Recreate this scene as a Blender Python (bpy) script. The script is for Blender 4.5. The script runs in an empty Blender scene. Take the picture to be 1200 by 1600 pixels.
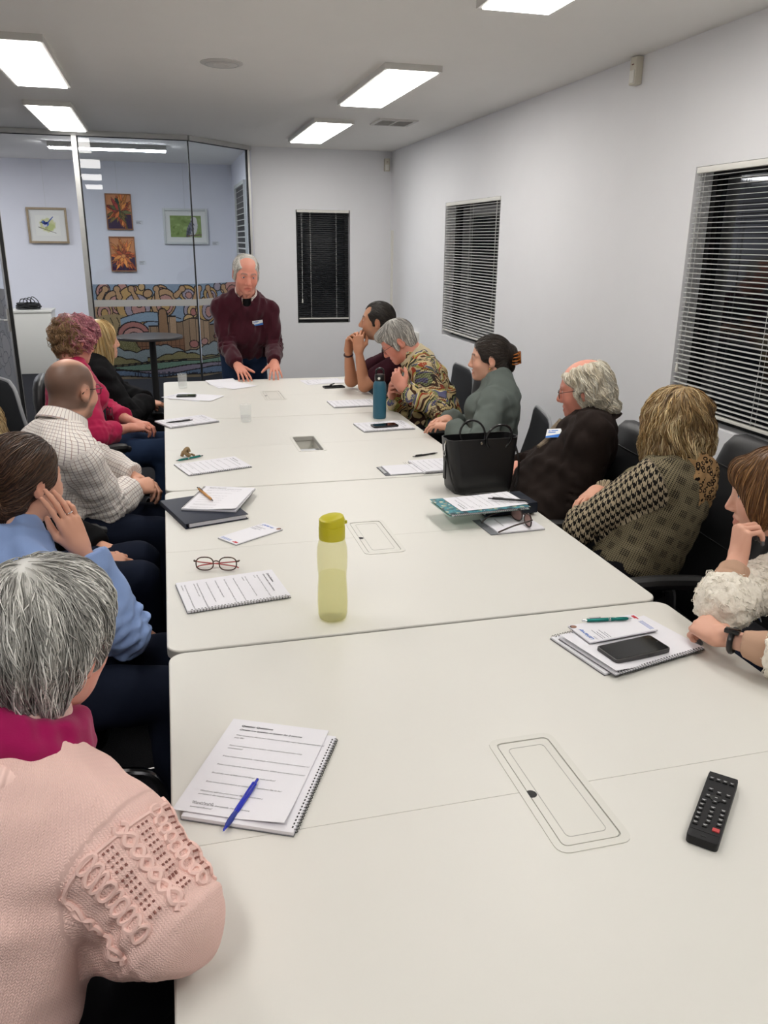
import bpy, bmesh, math, random
import numpy as np, openvdb
from mathutils import Vector, Matrix
random.seed(7); np.random.seed(7)
C = bpy.context; SC = C.scene; COL = SC.collection; PI = math.pi
# ------------------------------------------------------------------ camera, world, exposure
cam_d = bpy.data.cameras.new('camera'); cam = bpy.data.objects.new('camera', cam_d); COL.objects.link(cam); SC.camera = cam
cam_d.sensor_fit = 'VERTICAL'; cam_d.sensor_height = 36; cam_d.lens = 28.44; cam_d.clip_start = .05
_y, _p, _r = .258179696, .321911755, -.0107784703
_f = Vector((math.sin(_y)*math.cos(_p), math.cos(_y)*math.cos(_p), -math.sin(_p))); _rt = Vector((math.cos(_y), -math.sin(_y), 0)); _dn = _f.cross(_rt)
_r2 = _rt*math.cos(_r)+_dn*math.sin(_r); _d2 = -_rt*math.sin(_r)+_dn*math.cos(_r)
cam.matrix_world = Matrix(((_r2.x, -_d2.x, -_f.x, 0), (_r2.y, -_d2.y, -_f.y, 0), (_r2.z, -_d2.z, -_f.z, 1.71), (0, 0, 0, 1)))
W = bpy.data.worlds.new('night'); SC.world = W; W.use_nodes = True
W.node_tree.nodes['Background'].inputs[0].default_value = (.010, .012, .018, 1); W.node_tree.nodes['Background'].inputs[1].default_value = .5
SC.view_settings.view_transform = 'Standard'; SC.view_settings.look = 'None'; SC.view_settings.gamma = 1; SC.view_settings.use_curve_mapping = False
SC.view_settings.exposure = 0.0
PANEL = 15.5     # radiance of the ceiling panels
SC.cycles.max_bounces = 8; SC.cycles.sample_clamp_indirect = 6; SC.cycles.caustics_reflective = False; SC.cycles.caustics_refractive = False
# ------------------------------------------------------------------ helpers
def V3(*a): return np.array(a, float)
def nrm(v):
    v = np.asarray(v, float); return v / max(1e-9, np.linalg.norm(v))
def rgb(r, g, b):
    f = lambda c: ((c/255+.055)/1.055)**2.4 if c/255 > .04045 else c/255/12.92
    return (f(r), f(g), f(b), 1.0)
def empty(name, loc=(0,0,0), rz=0, label=None, cat=None, group=None):
    o = bpy.data.objects.new(name, None); COL.objects.link(o)
    o.location = loc; o.rotation_euler = (0, 0, rz); o.empty_display_size = .05
    return tag(o, label, cat, group)
def tag(o, label=None, cat=None, group=None, kind=None):
    if label: o['label'] = label
    if cat: o['category'] = cat
    if group: o['group'] = group
    if kind: o['kind'] = kind
    return o
def link(name, me, mat=None, parent=None, loc=None, rot=None):
    if mat is not None:
        for m in (mat if isinstance(mat, (list, tuple)) else [mat]): me.materials.append(m)
    o = bpy.data.objects.new(name, me); COL.objects.link(o)
    if parent is not None: o.parent = parent
    if loc is not None: o.location = loc
    if rot is not None: o.rotation_euler = rot
    return o
def np_mesh(name, V, F, col=None, cuv=None, smooth=True):
    """V (n,3); F (m,k) array of equal-size faces"""
    me = bpy.data.meshes.new(name); V = np.asarray(V, np.float32); F = np.asarray(F, np.int32)
    n, (m, k) = len(V), F.shape
    me.vertices.add(n); me.vertices.foreach_set('co', V.ravel())
    me.loops.add(m*k); me.loops.foreach_set('vertex_index', F.ravel())
    me.polygons.add(m); me.polygons.foreach_set('loop_start', np.arange(0, m*k, k, dtype=np.int32))
    me.polygons.foreach_set('loop_total', np.full(m, k, np.int32))
    me.update(calc_edges=True)
    me.polygons.foreach_set('use_smooth', np.full(m, smooth, bool))
    if col is not None:
        a = me.color_attributes.new('col', 'FLOAT_COLOR', 'POINT')
        c = np.ones((n, 4), np.float32); c[:, :np.shape(col)[1]] = col; a.data.foreach_set('color', c.ravel())
    if cuv is not None:
        a = me.attributes.new('cuv', 'FLOAT_VECTOR', 'POINT'); a.data.foreach_set('vector', np.asarray(cuv, np.float32).ravel())
    return me
def join_np(parts):
    """list of (V,F quads,col) -> one"""
    Vs, Fs, Cs, o = [], [], [], 0
    for V, F, c in parts:
        Vs.append(V); Fs.append(np.asarray(F)+o); Cs.append(c); o += len(V)
    return np.concatenate(Vs), np.concatenate(Fs), np.concatenate(Cs)
def srgb(*c): return np.array(rgb(*c)[:3])

class MB:
    """collects shapes, then links them as one mesh object"""
    def __init__(s): s.v = []; s.f = []; s.mi = []; s.m = 0
    def add(s, vs, fs):
        o = len(s.v); s.v += [tuple(v) for v in vs]; s.f += [tuple(i+o for i in f) for f in fs]; s.mi += [s.m]*len(fs); return s
    def box(s, c, size, rz=0, R=None):
        x, y, z = [q/2 for q in size]; R = R if R is not None else Matrix.Rotation(rz, 3, 'Z'); c = Vector(c)
        vs = [c + R @ Vector((a*x, b*y, d*z)) for d in (-1, 1) for a, b in ((-1,-1),(1,-1),(1,1),(-1,1))]
        return s.add(vs, [(3,2,1,0),(4,5,6,7),(0,1,5,4),(1,2,6,5),(2,3,7,6),(3,0,4,7)])
    def prism(s, pts, z0, z1, inset=0):
        n = len(pts); cx = sum(p[0] for p in pts)/n; cy = sum(p[1] for p in pts)/n
        vs = [(p[0], p[1], z0) for p in pts]
        if inset:
            vs += [(p[0], p[1], z1-inset) for p in pts]
            vs += [(p[0]-inset*np.sign(p[0]-cx), p[1]-inset*np.sign(p[1]-cy), z1) for p in pts]
        else: vs += [(p[0], p[1], z1) for p in pts]
        L = len(vs)//n; fs = [tuple(range(n-1, -1, -1)), tuple(range((L-1)*n, L*n))]
        for k in range(L-1):
            for i in range(n): j = (i+1) % n; fs.append((k*n+i, k*n+j, (k+1)*n+j, (k+1)*n+i))
        return s.add(vs, fs)
    def tube(s, path, r, n=8, closed=False, flat=None):
        P = [Vector(p) for p in path]; N = len(P); vs = []; fs = []
        rr = r if isinstance(r, (list, tuple)) else [r]*N
        prev = None
        for i in range(N):
            if closed: t = (P[(i+1) % N]-P[i-1]).normalized()
            else: t = (P[min(i+1, N-1)]-P[max(i-1, 0)]).normalized()
            if prev is None:
                a = Vector((0,0,1)) if abs(t.z) < .9 else Vector((1,0,0)); u = t.cross(a).normalized()
            else: u = (prev - t*prev.dot(t)).normalized()
            w = t.cross(u); prev = u
            for k in range(n):
                a = 2*math.pi*k/n; vs.append(P[i]+(u*math.cos(a)*(flat or 1)+w*math.sin(a))*rr[i])
        for i in range(N if closed else N-1):
            for k in range(n):
                a, b = i*n+k, i*n+(k+1) % n; c, d = ((i+1) % N)*n+(k+1) % n, ((i+1) % N)*n+k; fs.append((a, b, c, d))
        if not closed: fs += [tuple(range(n-1, -1, -1)), tuple(range((N-1)*n, N*n))]
        return s.add(vs, fs)
    def lathe(s, prof, n=24, c=(0,0,0), cap=True, R=None):
        vs = []; fs = []; c = Vector(c)
        for r, z in prof:
            for k in range(n):
                a = 2*math.pi*k/n; p = Vector((r*math.cos(a), r*math.sin(a), z)); vs.append(c+(R @ p if R is not None else p))
        for i in range(len(prof)-1):
            for k in range(n): j = (k+1) % n; fs.append((i*n+k, i*n+j, (i+1)*n+j, (i+1)*n+k))
        if cap: fs += [tuple(range(n-1, -1, -1)), tuple(range((len(prof)-1)*n, len(prof)*n))]
        return s.add(vs, fs)
    def mesh(s, name, smooth=False, auto=None):
        me = bpy.data.meshes.new(name); me.from_pydata(s.v, [], s.f)
        me.polygons.foreach_set('material_index', s.mi); me.update()
        if smooth or auto:
            me.polygons.foreach_set('use_smooth', [True]*len(me.polygons))
            if auto: me.set_sharp_from_angle(angle=math.radians(auto))
        return me
    def build(s, name, mat, parent=None, smooth=False, auto=35, bevel=0, seg=2, loc=None, rot=None):
        me = s.mesh(name, smooth, auto)
        if bevel:
            bm = bmesh.new(); bm.from_mesh(me); bmesh.ops.recalc_face_normals(bm, faces=bm.faces)
            es = [e for e in bm.edges if len(e.link_faces) == 2 and e.calc_face_angle(0) > .5]
            bmesh.ops.bevel(bm, geom=es, offset=bevel, segments=seg, profile=.6, affect='EDGES', clamp_overlap=True)
            bm.to_mesh(me); bm.free()
            me.polygons.foreach_set('use_smooth', [True]*len(me.polygons)); me.set_sharp_from_angle(angle=math.radians(auto or 35))
        return link(name, me, mat, parent, loc, rot)
def rrect(x0, y0, x1, y1, r, n=5):
    pts = []
    for cx, cy, a0 in ((x1-r, y0+r, -90), (x1-r, y1-r, 0), (x0+r, y1-r, 90), (x0+r, y0+r, 180)):
        for k in range(n+1):
            a = math.radians(a0+90*k/n); pts.append((cx+r*math.cos(a), cy+r*math.sin(a)))
    return pts
def smooth_path(pts, n=6, closed=False):
    P = [np.array(p, float) for p in pts]; out = []; N = len(P)
    for i in range(N if closed else N-1):
        g = (lambda k: P[k % N]) if closed else (lambda k: P[min(max(k, 0), N-1)])
        p0, p1, p2, p3 = g(i-1), g(i), g(i+1), g(i+2)
        for k in range(n):
            t = k/n; out.append(.5*((2*p1)+(p2-p0)*t+(2*p0-5*p1+4*p2-p3)*t*t+(3*p1-p0-3*p2+p3)*t**3))
    if not closed: out.append(P[-1])
    return out
def text_mesh(s, size=1.0, shear=0., spacing=1., bold=0.):
    cu = bpy.data.curves.new('t', 'FONT'); cu.body = s; cu.size = size; cu.shear = shear; cu.space_line = spacing
    cu.resolution_u = 2; cu.offset = bold; cu.fill_mode = 'FRONT'
    o = bpy.data.objects.new('t', cu); COL.objects.link(o); dg = bpy.context.evaluated_depsgraph_get()
    me = bpy.data.meshes.new_from_object(o.evaluated_get(dg)); bpy.data.objects.remove(o); bpy.data.curves.remove(cu); return me

# ------------------------------------------------------------------ materials
def mat(name, color=(.8,.8,.8,1), rough=.5, metal=0, spec=.5, **kw):
    m = bpy.data.materials.new(name); m.use_nodes = True; b = m.node_tree.nodes['Principled BSDF']
    b.inputs['Base Color'].default_value = color; b.inputs['Roughness'].default_value = rough
    b.inputs['Metallic'].default_value = metal; b.inputs['Specular IOR Level'].default_value = spec
    for k, v in kw.items(): b.inputs[k.replace('_', ' ')].default_value = v
    return m
class NT:
    """tiny node-tree helper"""
    def __init__(s, m): s.m = m; s.t = m.node_tree; s.b = s.t.nodes['Principled BSDF']
    def n(s, typ, **kw):
        x = s.t.nodes.new('ShaderNode'+typ)
        for k, v in kw.items():
            if k.startswith('i_'): 
                key = k[2:]; key = int(key) if key.isdigit() else key.replace('_', ' '); s.inp(x.inputs[key], v)
            else: setattr(x, k, v)
        return x
    def inp(s, sock, v):
        if isinstance(v, bpy.types.NodeSocket): s.t.links.new(v, sock)
        else: sock.default_value = v
    def math(s, op, a, b=0, c=0):
        x = s.t.nodes.new('ShaderNodeMath'); x.operation = op
        for i, v in enumerate((a, b, c)): s.inp(x.inputs[i], v)
        return x.outputs[0]
    def attr(s, name): return s.n('Attribute', attribute_name=name)
    def ramp(s, fac, stops, const=False):
        r = s.n('ValToRGB'); s.inp(r.inputs[0], fac); e = r.color_ramp.elements
        if const: r.color_ramp.interpolation = 'CONSTANT'
        while len(e) < len(stops): e.new(.5)
        for k, (p, c) in enumerate(stops): e[k].position = p; e[k].color = c
        return r.outputs[0]
    def mix(s, f, a, b):
        x = s.n('Mix', data_type='RGBA'); s.inp(x.inputs[0], f); s.inp(x.inputs[6], a); s.inp(x.inputs[7], b); return x.outputs[2]
    def bump(s, h, strength=.3, dist=.002):
        b = s.n('Bump'); b.inputs['Strength'].default_value = strength; b.inputs['Distance'].default_value = dist
        s.inp(b.inputs['Height'], h); s.t.links.new(b.outputs[0], s.b.inputs['Normal']); return b
    def color(s, v): s.inp(s.b.inputs['Base Color'], v)
    def coord(s, kind='Object'): return s.n('TexCoord').outputs[kind]
def noisy(name, c1, c2, scale=30, rough=.7, bump=.15, dist=.002, spec=.3, detail=4, **kw):
    m = mat(name, c1, rough, spec=spec, **kw); t = NT(m)
    nz = t.n('TexNoise', i_Vector=t.coord(), i_Scale=scale, i_Detail=detail)
    t.color(t.mix(nz.outputs[0], c1, c2))
    if bump: t.bump(nz.outputs[0], bump, dist)
    return m
def attr_mat(name, rough=.55, spec=.35, bump=0, scale=300, dist=.001, **kw):
    m = mat(name, rough=rough, spec=spec, **kw); t = NT(m); t.color(t.attr('col').outputs['Color'])
    if bump: t.bump(t.n('TexNoise', i_Vector=t.coord(), i_Scale=scale, i_Detail=3).outputs[0], bump, dist)
    return m

# ------------------------------------------------------------------ signed-distance bodies
class Field:
    def __init__(s, lo, hi, h):
        s.h = h; s.lo = np.array(lo, float); hi = np.array(hi, float)
        s.n = np.ceil((hi-s.lo)/h).astype(int)+1
        s.ax = [(s.lo[i]+h*np.arange(s.n[i])) for i in range(3)]; s.d = np.full(tuple(s.n), .1, np.float32)
    def reg(s, lo, hi):
        a = np.maximum(0, np.floor((np.array(lo)-s.lo)/s.h).astype(int)); b = np.minimum(s.n, np.ceil((np.array(hi)-s.lo)/s.h).astype(int)+1)
        if (b <= a).any(): return None
        sl = tuple(slice(a[i], b[i]) for i in range(3))
        X, Y, Z = s.ax[0][sl[0]][:, None, None], s.ax[1][sl[1]][None, :, None], s.ax[2][sl[2]][None, None, :]
        return sl, X, Y, Z
    def put(s, sl, d, k, op):
        o = s.d[sl]; d = d.astype(np.float32)
        if op == 'u':
            if k > 0: h = np.clip(.5+.5*(o-d)/k, 0, 1); s.d[sl] = o*(1-h)+d*h-k*h*(1-h)
            else: s.d[sl] = np.minimum(o, d)
        else:
            d = -d
            if k > 0: h = np.clip(.5-.5*(o-d)/k, 0, 1); s.d[sl] = o*(1-h)+d*h+k*h*(1-h)
            else: s.d[sl] = np.maximum(o, d)
    def run(s, prims, dil=0.):
        for p in prims:
            typ = p[0]; kw = p[-1] if isinstance(p[-1], dict) else {}
            k = kw.get('k', .01); op = kw.get('op', 'u'); cl = kw.get('clip'); pad = k+2.5*s.h+.004
            dl = dil*kw.get('dm', 1) if op == 'u' else 0
            if typ == 'cap':
                a, b, r1, r2 = np.array(p[1], float), np.array(p[2], float), p[3]+dl, p[4]+dl; rm = kw.get('rm')
                R = max(r1, r2, (rm or 0)+dl)+pad
                g = s.reg(np.minimum(a, b)-R, np.maximum(a, b)+R)
                if g is None: continue
                sl, X, Y, Z = g; ba = b-a; l2 = ba@ba
                t = np.clip(((X-a[0])*ba[0]+(Y-a[1])*ba[1]+(Z-a[2])*ba[2])/max(l2, 1e-9), 0, 1)
                dx, dy, dz = X-a[0]-t*ba[0], Y-a[1]-t*ba[1], Z-a[2]-t*ba[2]
                fl = kw.get('flat')
                q = dx*dx+dy*dy+dz*dz
                if fl is not None:
                    n = np.array(fl[0]); q = q+((dx*n[0]+dy*n[1]+dz*n[2])*1.)**2*(fl[1]**2-1)
                rad = r1+(r2-r1)*t
                if rm: rad = rad+(rm+dl-(r1+r2)/2)*4*t*(1-t)
                d = np.sqrt(q)-rad
            elif typ == 'ell':
                c, r = np.array(p[1], float), np.array(p[2], float)+dl; R = p[3] if len(p) > 3 and not isinstance(p[3], dict) else None
                e = (np.abs(R)@r if R is not None else r)+pad
                g = s.reg(c-e, c+e)
                if g is None: continue
                sl, X, Y, Z = g; x, y, z = X-c[0], Y-c[1], Z-c[2]
                if R is not None: x, y, z = x*R[0,0]+y*R[1,0]+z*R[2,0], x*R[0,1]+y*R[1,1]+z*R[2,1], x*R[0,2]+y*R[1,2]+z*R[2,2]
                k0 = np.sqrt((x/r[0])**2+(y/r[1])**2+(z/r[2])**2); k1 = np.sqrt((x/r[0]**2)**2+(y/r[1]**2)**2+(z/r[2]**2)**2)
                d = k0*(k0-1)/np.maximum(k1, 1e-6)
            elif typ == 'box':
                c, r, R, rad = np.array(p[1], float), np.array(p[2], float), p[3], p[4]; rad = rad+dl
                e = np.abs(R)@r+rad+pad; g = s.reg(c-e, c+e)
                if g is None: continue
                sl, X, Y, Z = g; x, y, z = X-c[0], Y-c[1], Z-c[2]
                x, y, z = x*R[0,0]+y*R[1,0]+z*R[2,0], x*R[0,1]+y*R[1,1]+z*R[2,1], x*R[0,2]+y*R[1,2]+z*R[2,2]
                qx, qy, qz = np.abs(x)-r[0], np.abs(y)-r[1], np.abs(z)-r[2]
                d = np.sqrt(np.maximum(qx, 0)**2+np.maximum(qy, 0)**2+np.maximum(qz, 0)**2)+np.minimum(np.maximum(qx, np.maximum(qy, qz)), 0)-rad
            if cl is not None:
                for q, n in (cl if isinstance(cl, list) else [cl]): 
                    d = np.maximum(d, (X-q[0])*n[0]+(Y-q[1])*n[1]+(Z-q[2])*n[2])
            s.put(sl, d, k, op)
    def noise(s, amp, wl, seed=0, stretch=(1,1,1)):
        r = np.random.RandomState(seed); X, Y, Z = s.ax[0][:, None, None], s.ax[1][None, :, None], s.ax[2][None, None, :]
        acc = 0
        for i in range(7):
            v = nrm(r.normal(size=3)*np.array(stretch))*2*math.pi/(wl*r.uniform(.6, 1.6)); w = nrm(r.normal(size=3))*2*math.pi/(wl*1.7)
            acc = acc+np.sin(v[0]*X+v[1]*Y+v[2]*Z+r.uniform(0, 6.28)+1.3*np.sin(w[0]*X+w[1]*Y+w[2]*Z+r.uniform(0, 6.28)))
        s.d += (amp/2.6*acc).astype(np.float32)
    def mesh(s):
        d = s.d.copy()
        for ax in range(3):
            i = [slice(None)]*3
            for e in (0, -1): i[ax] = e; d[tuple(i)] = np.maximum(d[tuple(i)], .02)
        g = openvdb.FloatGrid(.1); g.copyFromArray(d); P, Q = g.convertToQuads(0.)
        return np.array(P, float)*s.h+s.lo, np.array(Q).astype(np.int64)
    def samp(s, P):
        q = (P-s.lo)/s.h; q = np.clip(q, 0, s.n-1.001); i = q.astype(int); f = q-i; i = np.minimum(i, s.n-2)
        out = 0
        for a in (0, 1):
            for b in (0, 1):
                for c in (0, 1):
                    w = np.abs(1-a-f[:, 0])*np.abs(1-b-f[:, 1])*np.abs(1-c-f[:, 2]); out = out+w*s.d[i[:, 0]+a, i[:, 1]+b, i[:, 2]+c]
        return out
    def grad(s, P):
        e = s.h*.8; g = np.stack([s.samp(P+e*v)-s.samp(P-e*v) for v in np.eye(3)], 1)
        return g/np.maximum(1e-6, np.linalg.norm(g, axis=1, keepdims=True))
def bounds(prims, pad=.03):
    lo, hi = np.full(3, 9e9), np.full(3, -9e9)
    for p in prims:
        if isinstance(p[-1], dict) and p[-1].get('op', 'u') != 'u': continue
        if p[0] == 'cap':
            r = max(p[3], p[4]); 
            for q in (p[1], p[2]): lo = np.minimum(lo, np.array(q)-r); hi = np.maximum(hi, np.array(q)+r)
        else:
            R = p[3] if len(p) > 3 and not isinstance(p[3], dict) else np.eye(3)
            e = np.abs(R)@np.array(p[2], float)+(p[4] if p[0] == 'box' else 0); lo = np.minimum(lo, np.array(p[1])-e); hi = np.maximum(hi, np.array(p[1])+e)
    return lo-pad, hi+pad
def solid(prims, h, dil=0., noise=None):
    lo, hi = bounds(prims, .03+dil); f = Field(lo, hi, h); f.run(prims, dil)
    for a in (noise or []): f.noise(*a)
    return f
def strands(f, roots, dirfn, n=8, step=.009, r=.0011, curl=0., freq=120., off=(-.001, .003), seed=0, jit=.15, clump=None):
    """trace hair strands along the iso-surface of f; returns (V,F quads,strand index)"""
    rg = np.random.RandomState(seed); N = len(roots); P = roots.copy(); pts = []; ns = []; target = rg.uniform(off[0], off[1], N)
    jv = rg.normal(size=(N, 3))*jit; ph = rg.uniform(0, 6.28, N); prev = None
    if clump: ph = 5.*np.sin(roots@(rg.normal(size=3)*clump))+4.*np.sin(roots@(rg.normal(size=3)*clump)+1)+rg.normal(size=N)*.45
    L = rg.uniform(.7, 1.3, N)[:, None]
    for i in range(n):
        g = f.grad(P); v = dirfn(P)+jv
        if prev is not None: v = v/np.maximum(1e-6, np.linalg.norm(v, axis=1, keepdims=True))*.6+prev*.6
        v = v-g*np.sum(v*g, 1, keepdims=True); v /= np.maximum(1e-6, np.linalg.norm(v, axis=1, keepdims=True))
        d = f.samp(P); Q = P-g*(np.clip(d-target, -.01, .01))[:, None]
        b = np.cross(g, v); a = curl*min(1, i/2)
        pts.append(Q+b*(a*np.sin(ph+freq*step*i))[:, None]+g*(a*.6*np.cos(ph+freq*step*i))[:, None]); ns.append(g)
        prev = v; P = Q+v*step*L
    S = np.stack(pts, 1); G = np.stack(ns, 1); T = np.gradient(S, axis=1); T /= np.maximum(1e-9, np.linalg.norm(T, axis=2, keepdims=True))
    B = np.cross(T, G); B /= np.maximum(1e-9, np.linalg.norm(B, axis=2, keepdims=True)); G2 = np.cross(B, T)
    tt = np.linspace(0, 1, n); rad = r*(np.minimum(1, .35+tt*4))*(1-.75*tt**2.5)*1.0
    rad = rad[None, :, None]*rg.uniform(.7, 1.3, N)[:, None, None]
    ring = [S+rad*(B*math.cos(a)*1.25+G2*math.sin(a)) for a in (0.5236, 2.618, 4.712)]
    Vv = np.stack(ring, 2).reshape(-1, 3); idx = np.arange(N*n*3).reshape(N, n, 3); F = []
    for k in range(3):
        j = (k+1) % 3; F.append(np.stack([idx[:, :-1, k], idx[:, :-1, j], idx[:, 1:, j], idx[:, 1:, k]], -1).reshape(-1, 4))
    return Vv, np.concatenate(F), np.repeat(np.arange(N), n*3), np.tile(np.repeat(tt, 3), N)
# ------------------------------------------------------------------ the room
XR, YB, CZ, YG = 2.637, 9.80, 2.70, 9.02
m_wall = noisy('wall_paint', rgb(238,238,240), rgb(235,235,237), 6, .75, .05, .001, spec=.25)
m_ceil = noisy('ceiling_paint', rgb(249,247,243), rgb(246,244,240), 5, .85, .04, .001, spec=.2)
m_wall2 = noisy('wall_paint_cool', rgb(230,231,240), rgb(227,228,237), 6, .8, .03, .001, spec=.2)
m_carpet = noisy('carpet', rgb(24,24,27), rgb(62,62,66), 260, .98, .9, .006, spec=.05, detail=3)
m_black = mat('black_skirting', rgb(20,20,21), .5)
m_alu = noisy('brushed_aluminium', rgb(205,205,202), rgb(190,190,188), 20, .38, .05, .001, metal=.75)
m_seal = mat('dark_seal', rgb(18,18,20), .5)
m_white = mat('white_plastic', rgb(232,230,222), .4)
m_cream = mat('cream_plastic', rgb(214,208,192), .45)
def slab(mb, x0, x1, y0, y1, z0, z1): mb.box(((x0+x1)/2, (y0+y1)/2, (z0+z1)/2), (x1-x0, y1-y0, z1-z0))
def struct(name, mb, m, parent=None, **kw):
    o = mb.build(name, m, parent, **kw); o['kind'] = 'structure'; return o
mb = MB(); slab(mb, -5, XR+.2, -2.4, 12.5, -.1, 0); struct('floor', mb, m_carpet)
mb = MB(); slab(mb, -5, XR+.2, -2.4, 12.5, CZ, CZ+.1); struct('ceiling', mb, m_ceil)
W1, W2, W3 = (2.53, 3.885, .835, 2.085), (6.445, 7.81, .845, 2.07), (1.505, 2.14, .782, 2.055)
mb = MB(); y = -2.4
for a, b, z0, z1 in (W1, W2):
    slab(mb, XR, XR+.16, y, a, 0, CZ); slab(mb, XR, XR+.16, a, b, 0, z0); slab(mb, XR, XR+.16, a, b, z1, CZ); y = b
slab(mb, XR, XR+.16, y, YB+.16, 0, CZ); struct('wall_right', mb, m_wall)
mb = MB(); a, b, z0, z1 = W3
slab(mb, 1.02, a, YB, YB+.16, 0, CZ); slab(mb, a, b, YB, YB+.16, 0, z0); slab(mb, a, b, YB, YB+.16, z1, CZ); slab(mb, b, XR, YB, YB+.16, 0, CZ); struct('wall_back', mb, m_wall)
mb = MB(); slab(mb, -3.2, -3.05, -2.4, 9.0, 0, CZ); struct('wall_left', mb, m_wall)
mb = MB(); slab(mb, -3.2, XR, -2.5, -2.35, 0, CZ); struct('wall_behind', mb, m_wall)
mb = MB(); slab(mb, -5, 1.02, 12.28, 12.42, 0, CZ); struct('wall_gallery', mb, m_wall2)
mb = MB(); slab(mb, 1.0, 1.02, YB, 12.28, 0, CZ); struct('wall_gallery_right', mb, m_wall2)
mb = MB(); slab(mb, -5.1, -5, 9, 12.4, 0, CZ); struct('wall_gallery_left', mb, m_wall2)
mb = MB(); slab(mb, XR-.012, XR, -2.35, YB, 0, .10); struct('baseboard_right', mb, m_black)
mb = MB(); slab(mb, 1.03, XR-.012, YB-.012, YB, 0, .10); struct('baseboard_back', mb, m_black)
mb = MB(); slab(mb, XR-.022, XR, 9.69, 9.72, .10, 1.84); o = struct('trim_1', mb, m_white)
# windows: dark panes at the back of each reveal, venetian blinds in front
m_night = mat('night_glass', (.01,.012,.016,1), .04, spec=.6)
m_slat = mat('blind_slat_white', rgb(206,206,204), .42); m_slatd = mat('blind_slat_charcoal', rgb(84,86,90), .5); m_cordw = mat('blind_cord', rgb(200,200,198), .7)
def window(n, axis, a, b, z0, z1, slatm, tilt, lab, cordside, pitch=.0245):
    w = b-a; root = empty('window_%d' % n, (XR+.16, (a+b)/2, z0) if axis == 'x' else ((a+b)/2, YB+.16, z0), -PI/2 if axis == 'x' else 0); root['kind'] = 'structure'
    h = z1-z0; f = MB()      # local: x along the wall (x+ to the right seen from inside), y outwards
    for q in ((-w/2+.02, 0, h/2, .04, h), (w/2-.02, 0, h/2, .04, h)): f.box((q[0], -.03, q[2]), (q[3], .05, q[4]))
    for zz in (.02, h-.02): f.box((0, -.03, zz), (w-.08, .05, .04))
    o = f.build('window_frame', m_seal, root); o['kind'] = 'structure'
    g = MB(); g.box((0, -.02, h/2), (w-.06, .008, h-.06)); o = g.build('window_pane', m_night, root); o['kind'] = 'structure'
    br = empty('venetian_blind', tuple(root.matrix_basis @ Vector((0, -.146, h))), -PI/2 if axis == 'x' else 0, lab, 'blind')
    hw = w/2-.012; m = MB(); m.box((0, 0, -.016), (2*hw, .03, .028)); m.build('headrail', m_white, br, bevel=.002)
    for x in (-.3*w, .3*w):
        m = MB(); m.box((x, 0, -.0015), (.03, .034, .003)); m.build('bracket', m_alu, br)
    n_s = int((h-.075)/pitch); sm = MB(); hwid = .0125
    for k in range(4):
        pass
    prof = [(-hwid, -.0012), (-hwid/3, .0008), (hwid/3, .0008), (hwid, -.0012)]
    vs = [(x, y, z+dz) for dz in (0, .0007) for x in (-hw+.004, hw-.004) for y, z in prof]
    fs = []
    for i in range(3): fs += [(i, i+1, 4+i+1, 4+i), (8+i, 12+i, 12+i+1, 8+i+1)]
    fs += [(0, 4, 12, 8), (3, 11, 15, 7), (0, 8, 9, 10, 11, 3, 2, 1), (4, 5, 6, 7, 15, 14, 13, 12)]
    sm.add(vs, fs); me = sm.mesh('slat'); me.materials.append(slatm)
    for k in range(n_s):
        o = bpy.data.objects.new('slat', me); COL.objects.link(o); o.parent = br; o.location = (0, 0, -.045-k*pitch); o.rotation_euler = (tilt+random.uniform(-.03, .03), 0, 0)
    zb = -.045-n_s*pitch; m = MB(); m.box((0, 0, zb), (2*hw-.006, .022, .016)); m.build('bottom_rail', m_white, br, bevel=.003)
    for x in ((-.22*w*2, 0, .22*w*2) if w > 1 else (-.24*w, .24*w)):
        m = MB()
        for y in (-.0135, .0135): m.box((x, y, zb/2-.01), (.0022, .001, -zb-.03))
        m.build('ladder_cord', m_cordw, br)
    xs = cordside*(hw-.045); L = h*.78; m = MB(); m.tube([(xs, -.022, -.03), (xs+.004, -.024, -L*.5), (xs-.002, -.024, -L)], .0014, 5); m.tube([(xs+.014, -.022, -.03), (xs+.006, -.026, -L*.55), (xs, -.024, -L)], .0012, 5)
    c = m.build('pull_cord', m_cordw, br); m = MB(); m.lathe([(.003, .0), (.006, -.008), (.009, -.035), (.006, -.045)], 10, (xs, -.024, -L)); m.build('tassel', m_white, c, smooth=True)
    return root
window(1, 'x', *W1[:2], *W1[2:], m_slat, .10, 'large white venetian blind over the window at the right edge', -1)
window(2, 'x', *W2[:2], *W2[2:], m_slat, .22, 'white venetian blind in the middle of the right wall behind the bun-haired woman', 1)
window(3, 'y', *W3[:2], *W3[2:], m_slatd, -.35, 'narrow dark venetian blind on the far wall beside the standing man', -1, .0235)
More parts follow.
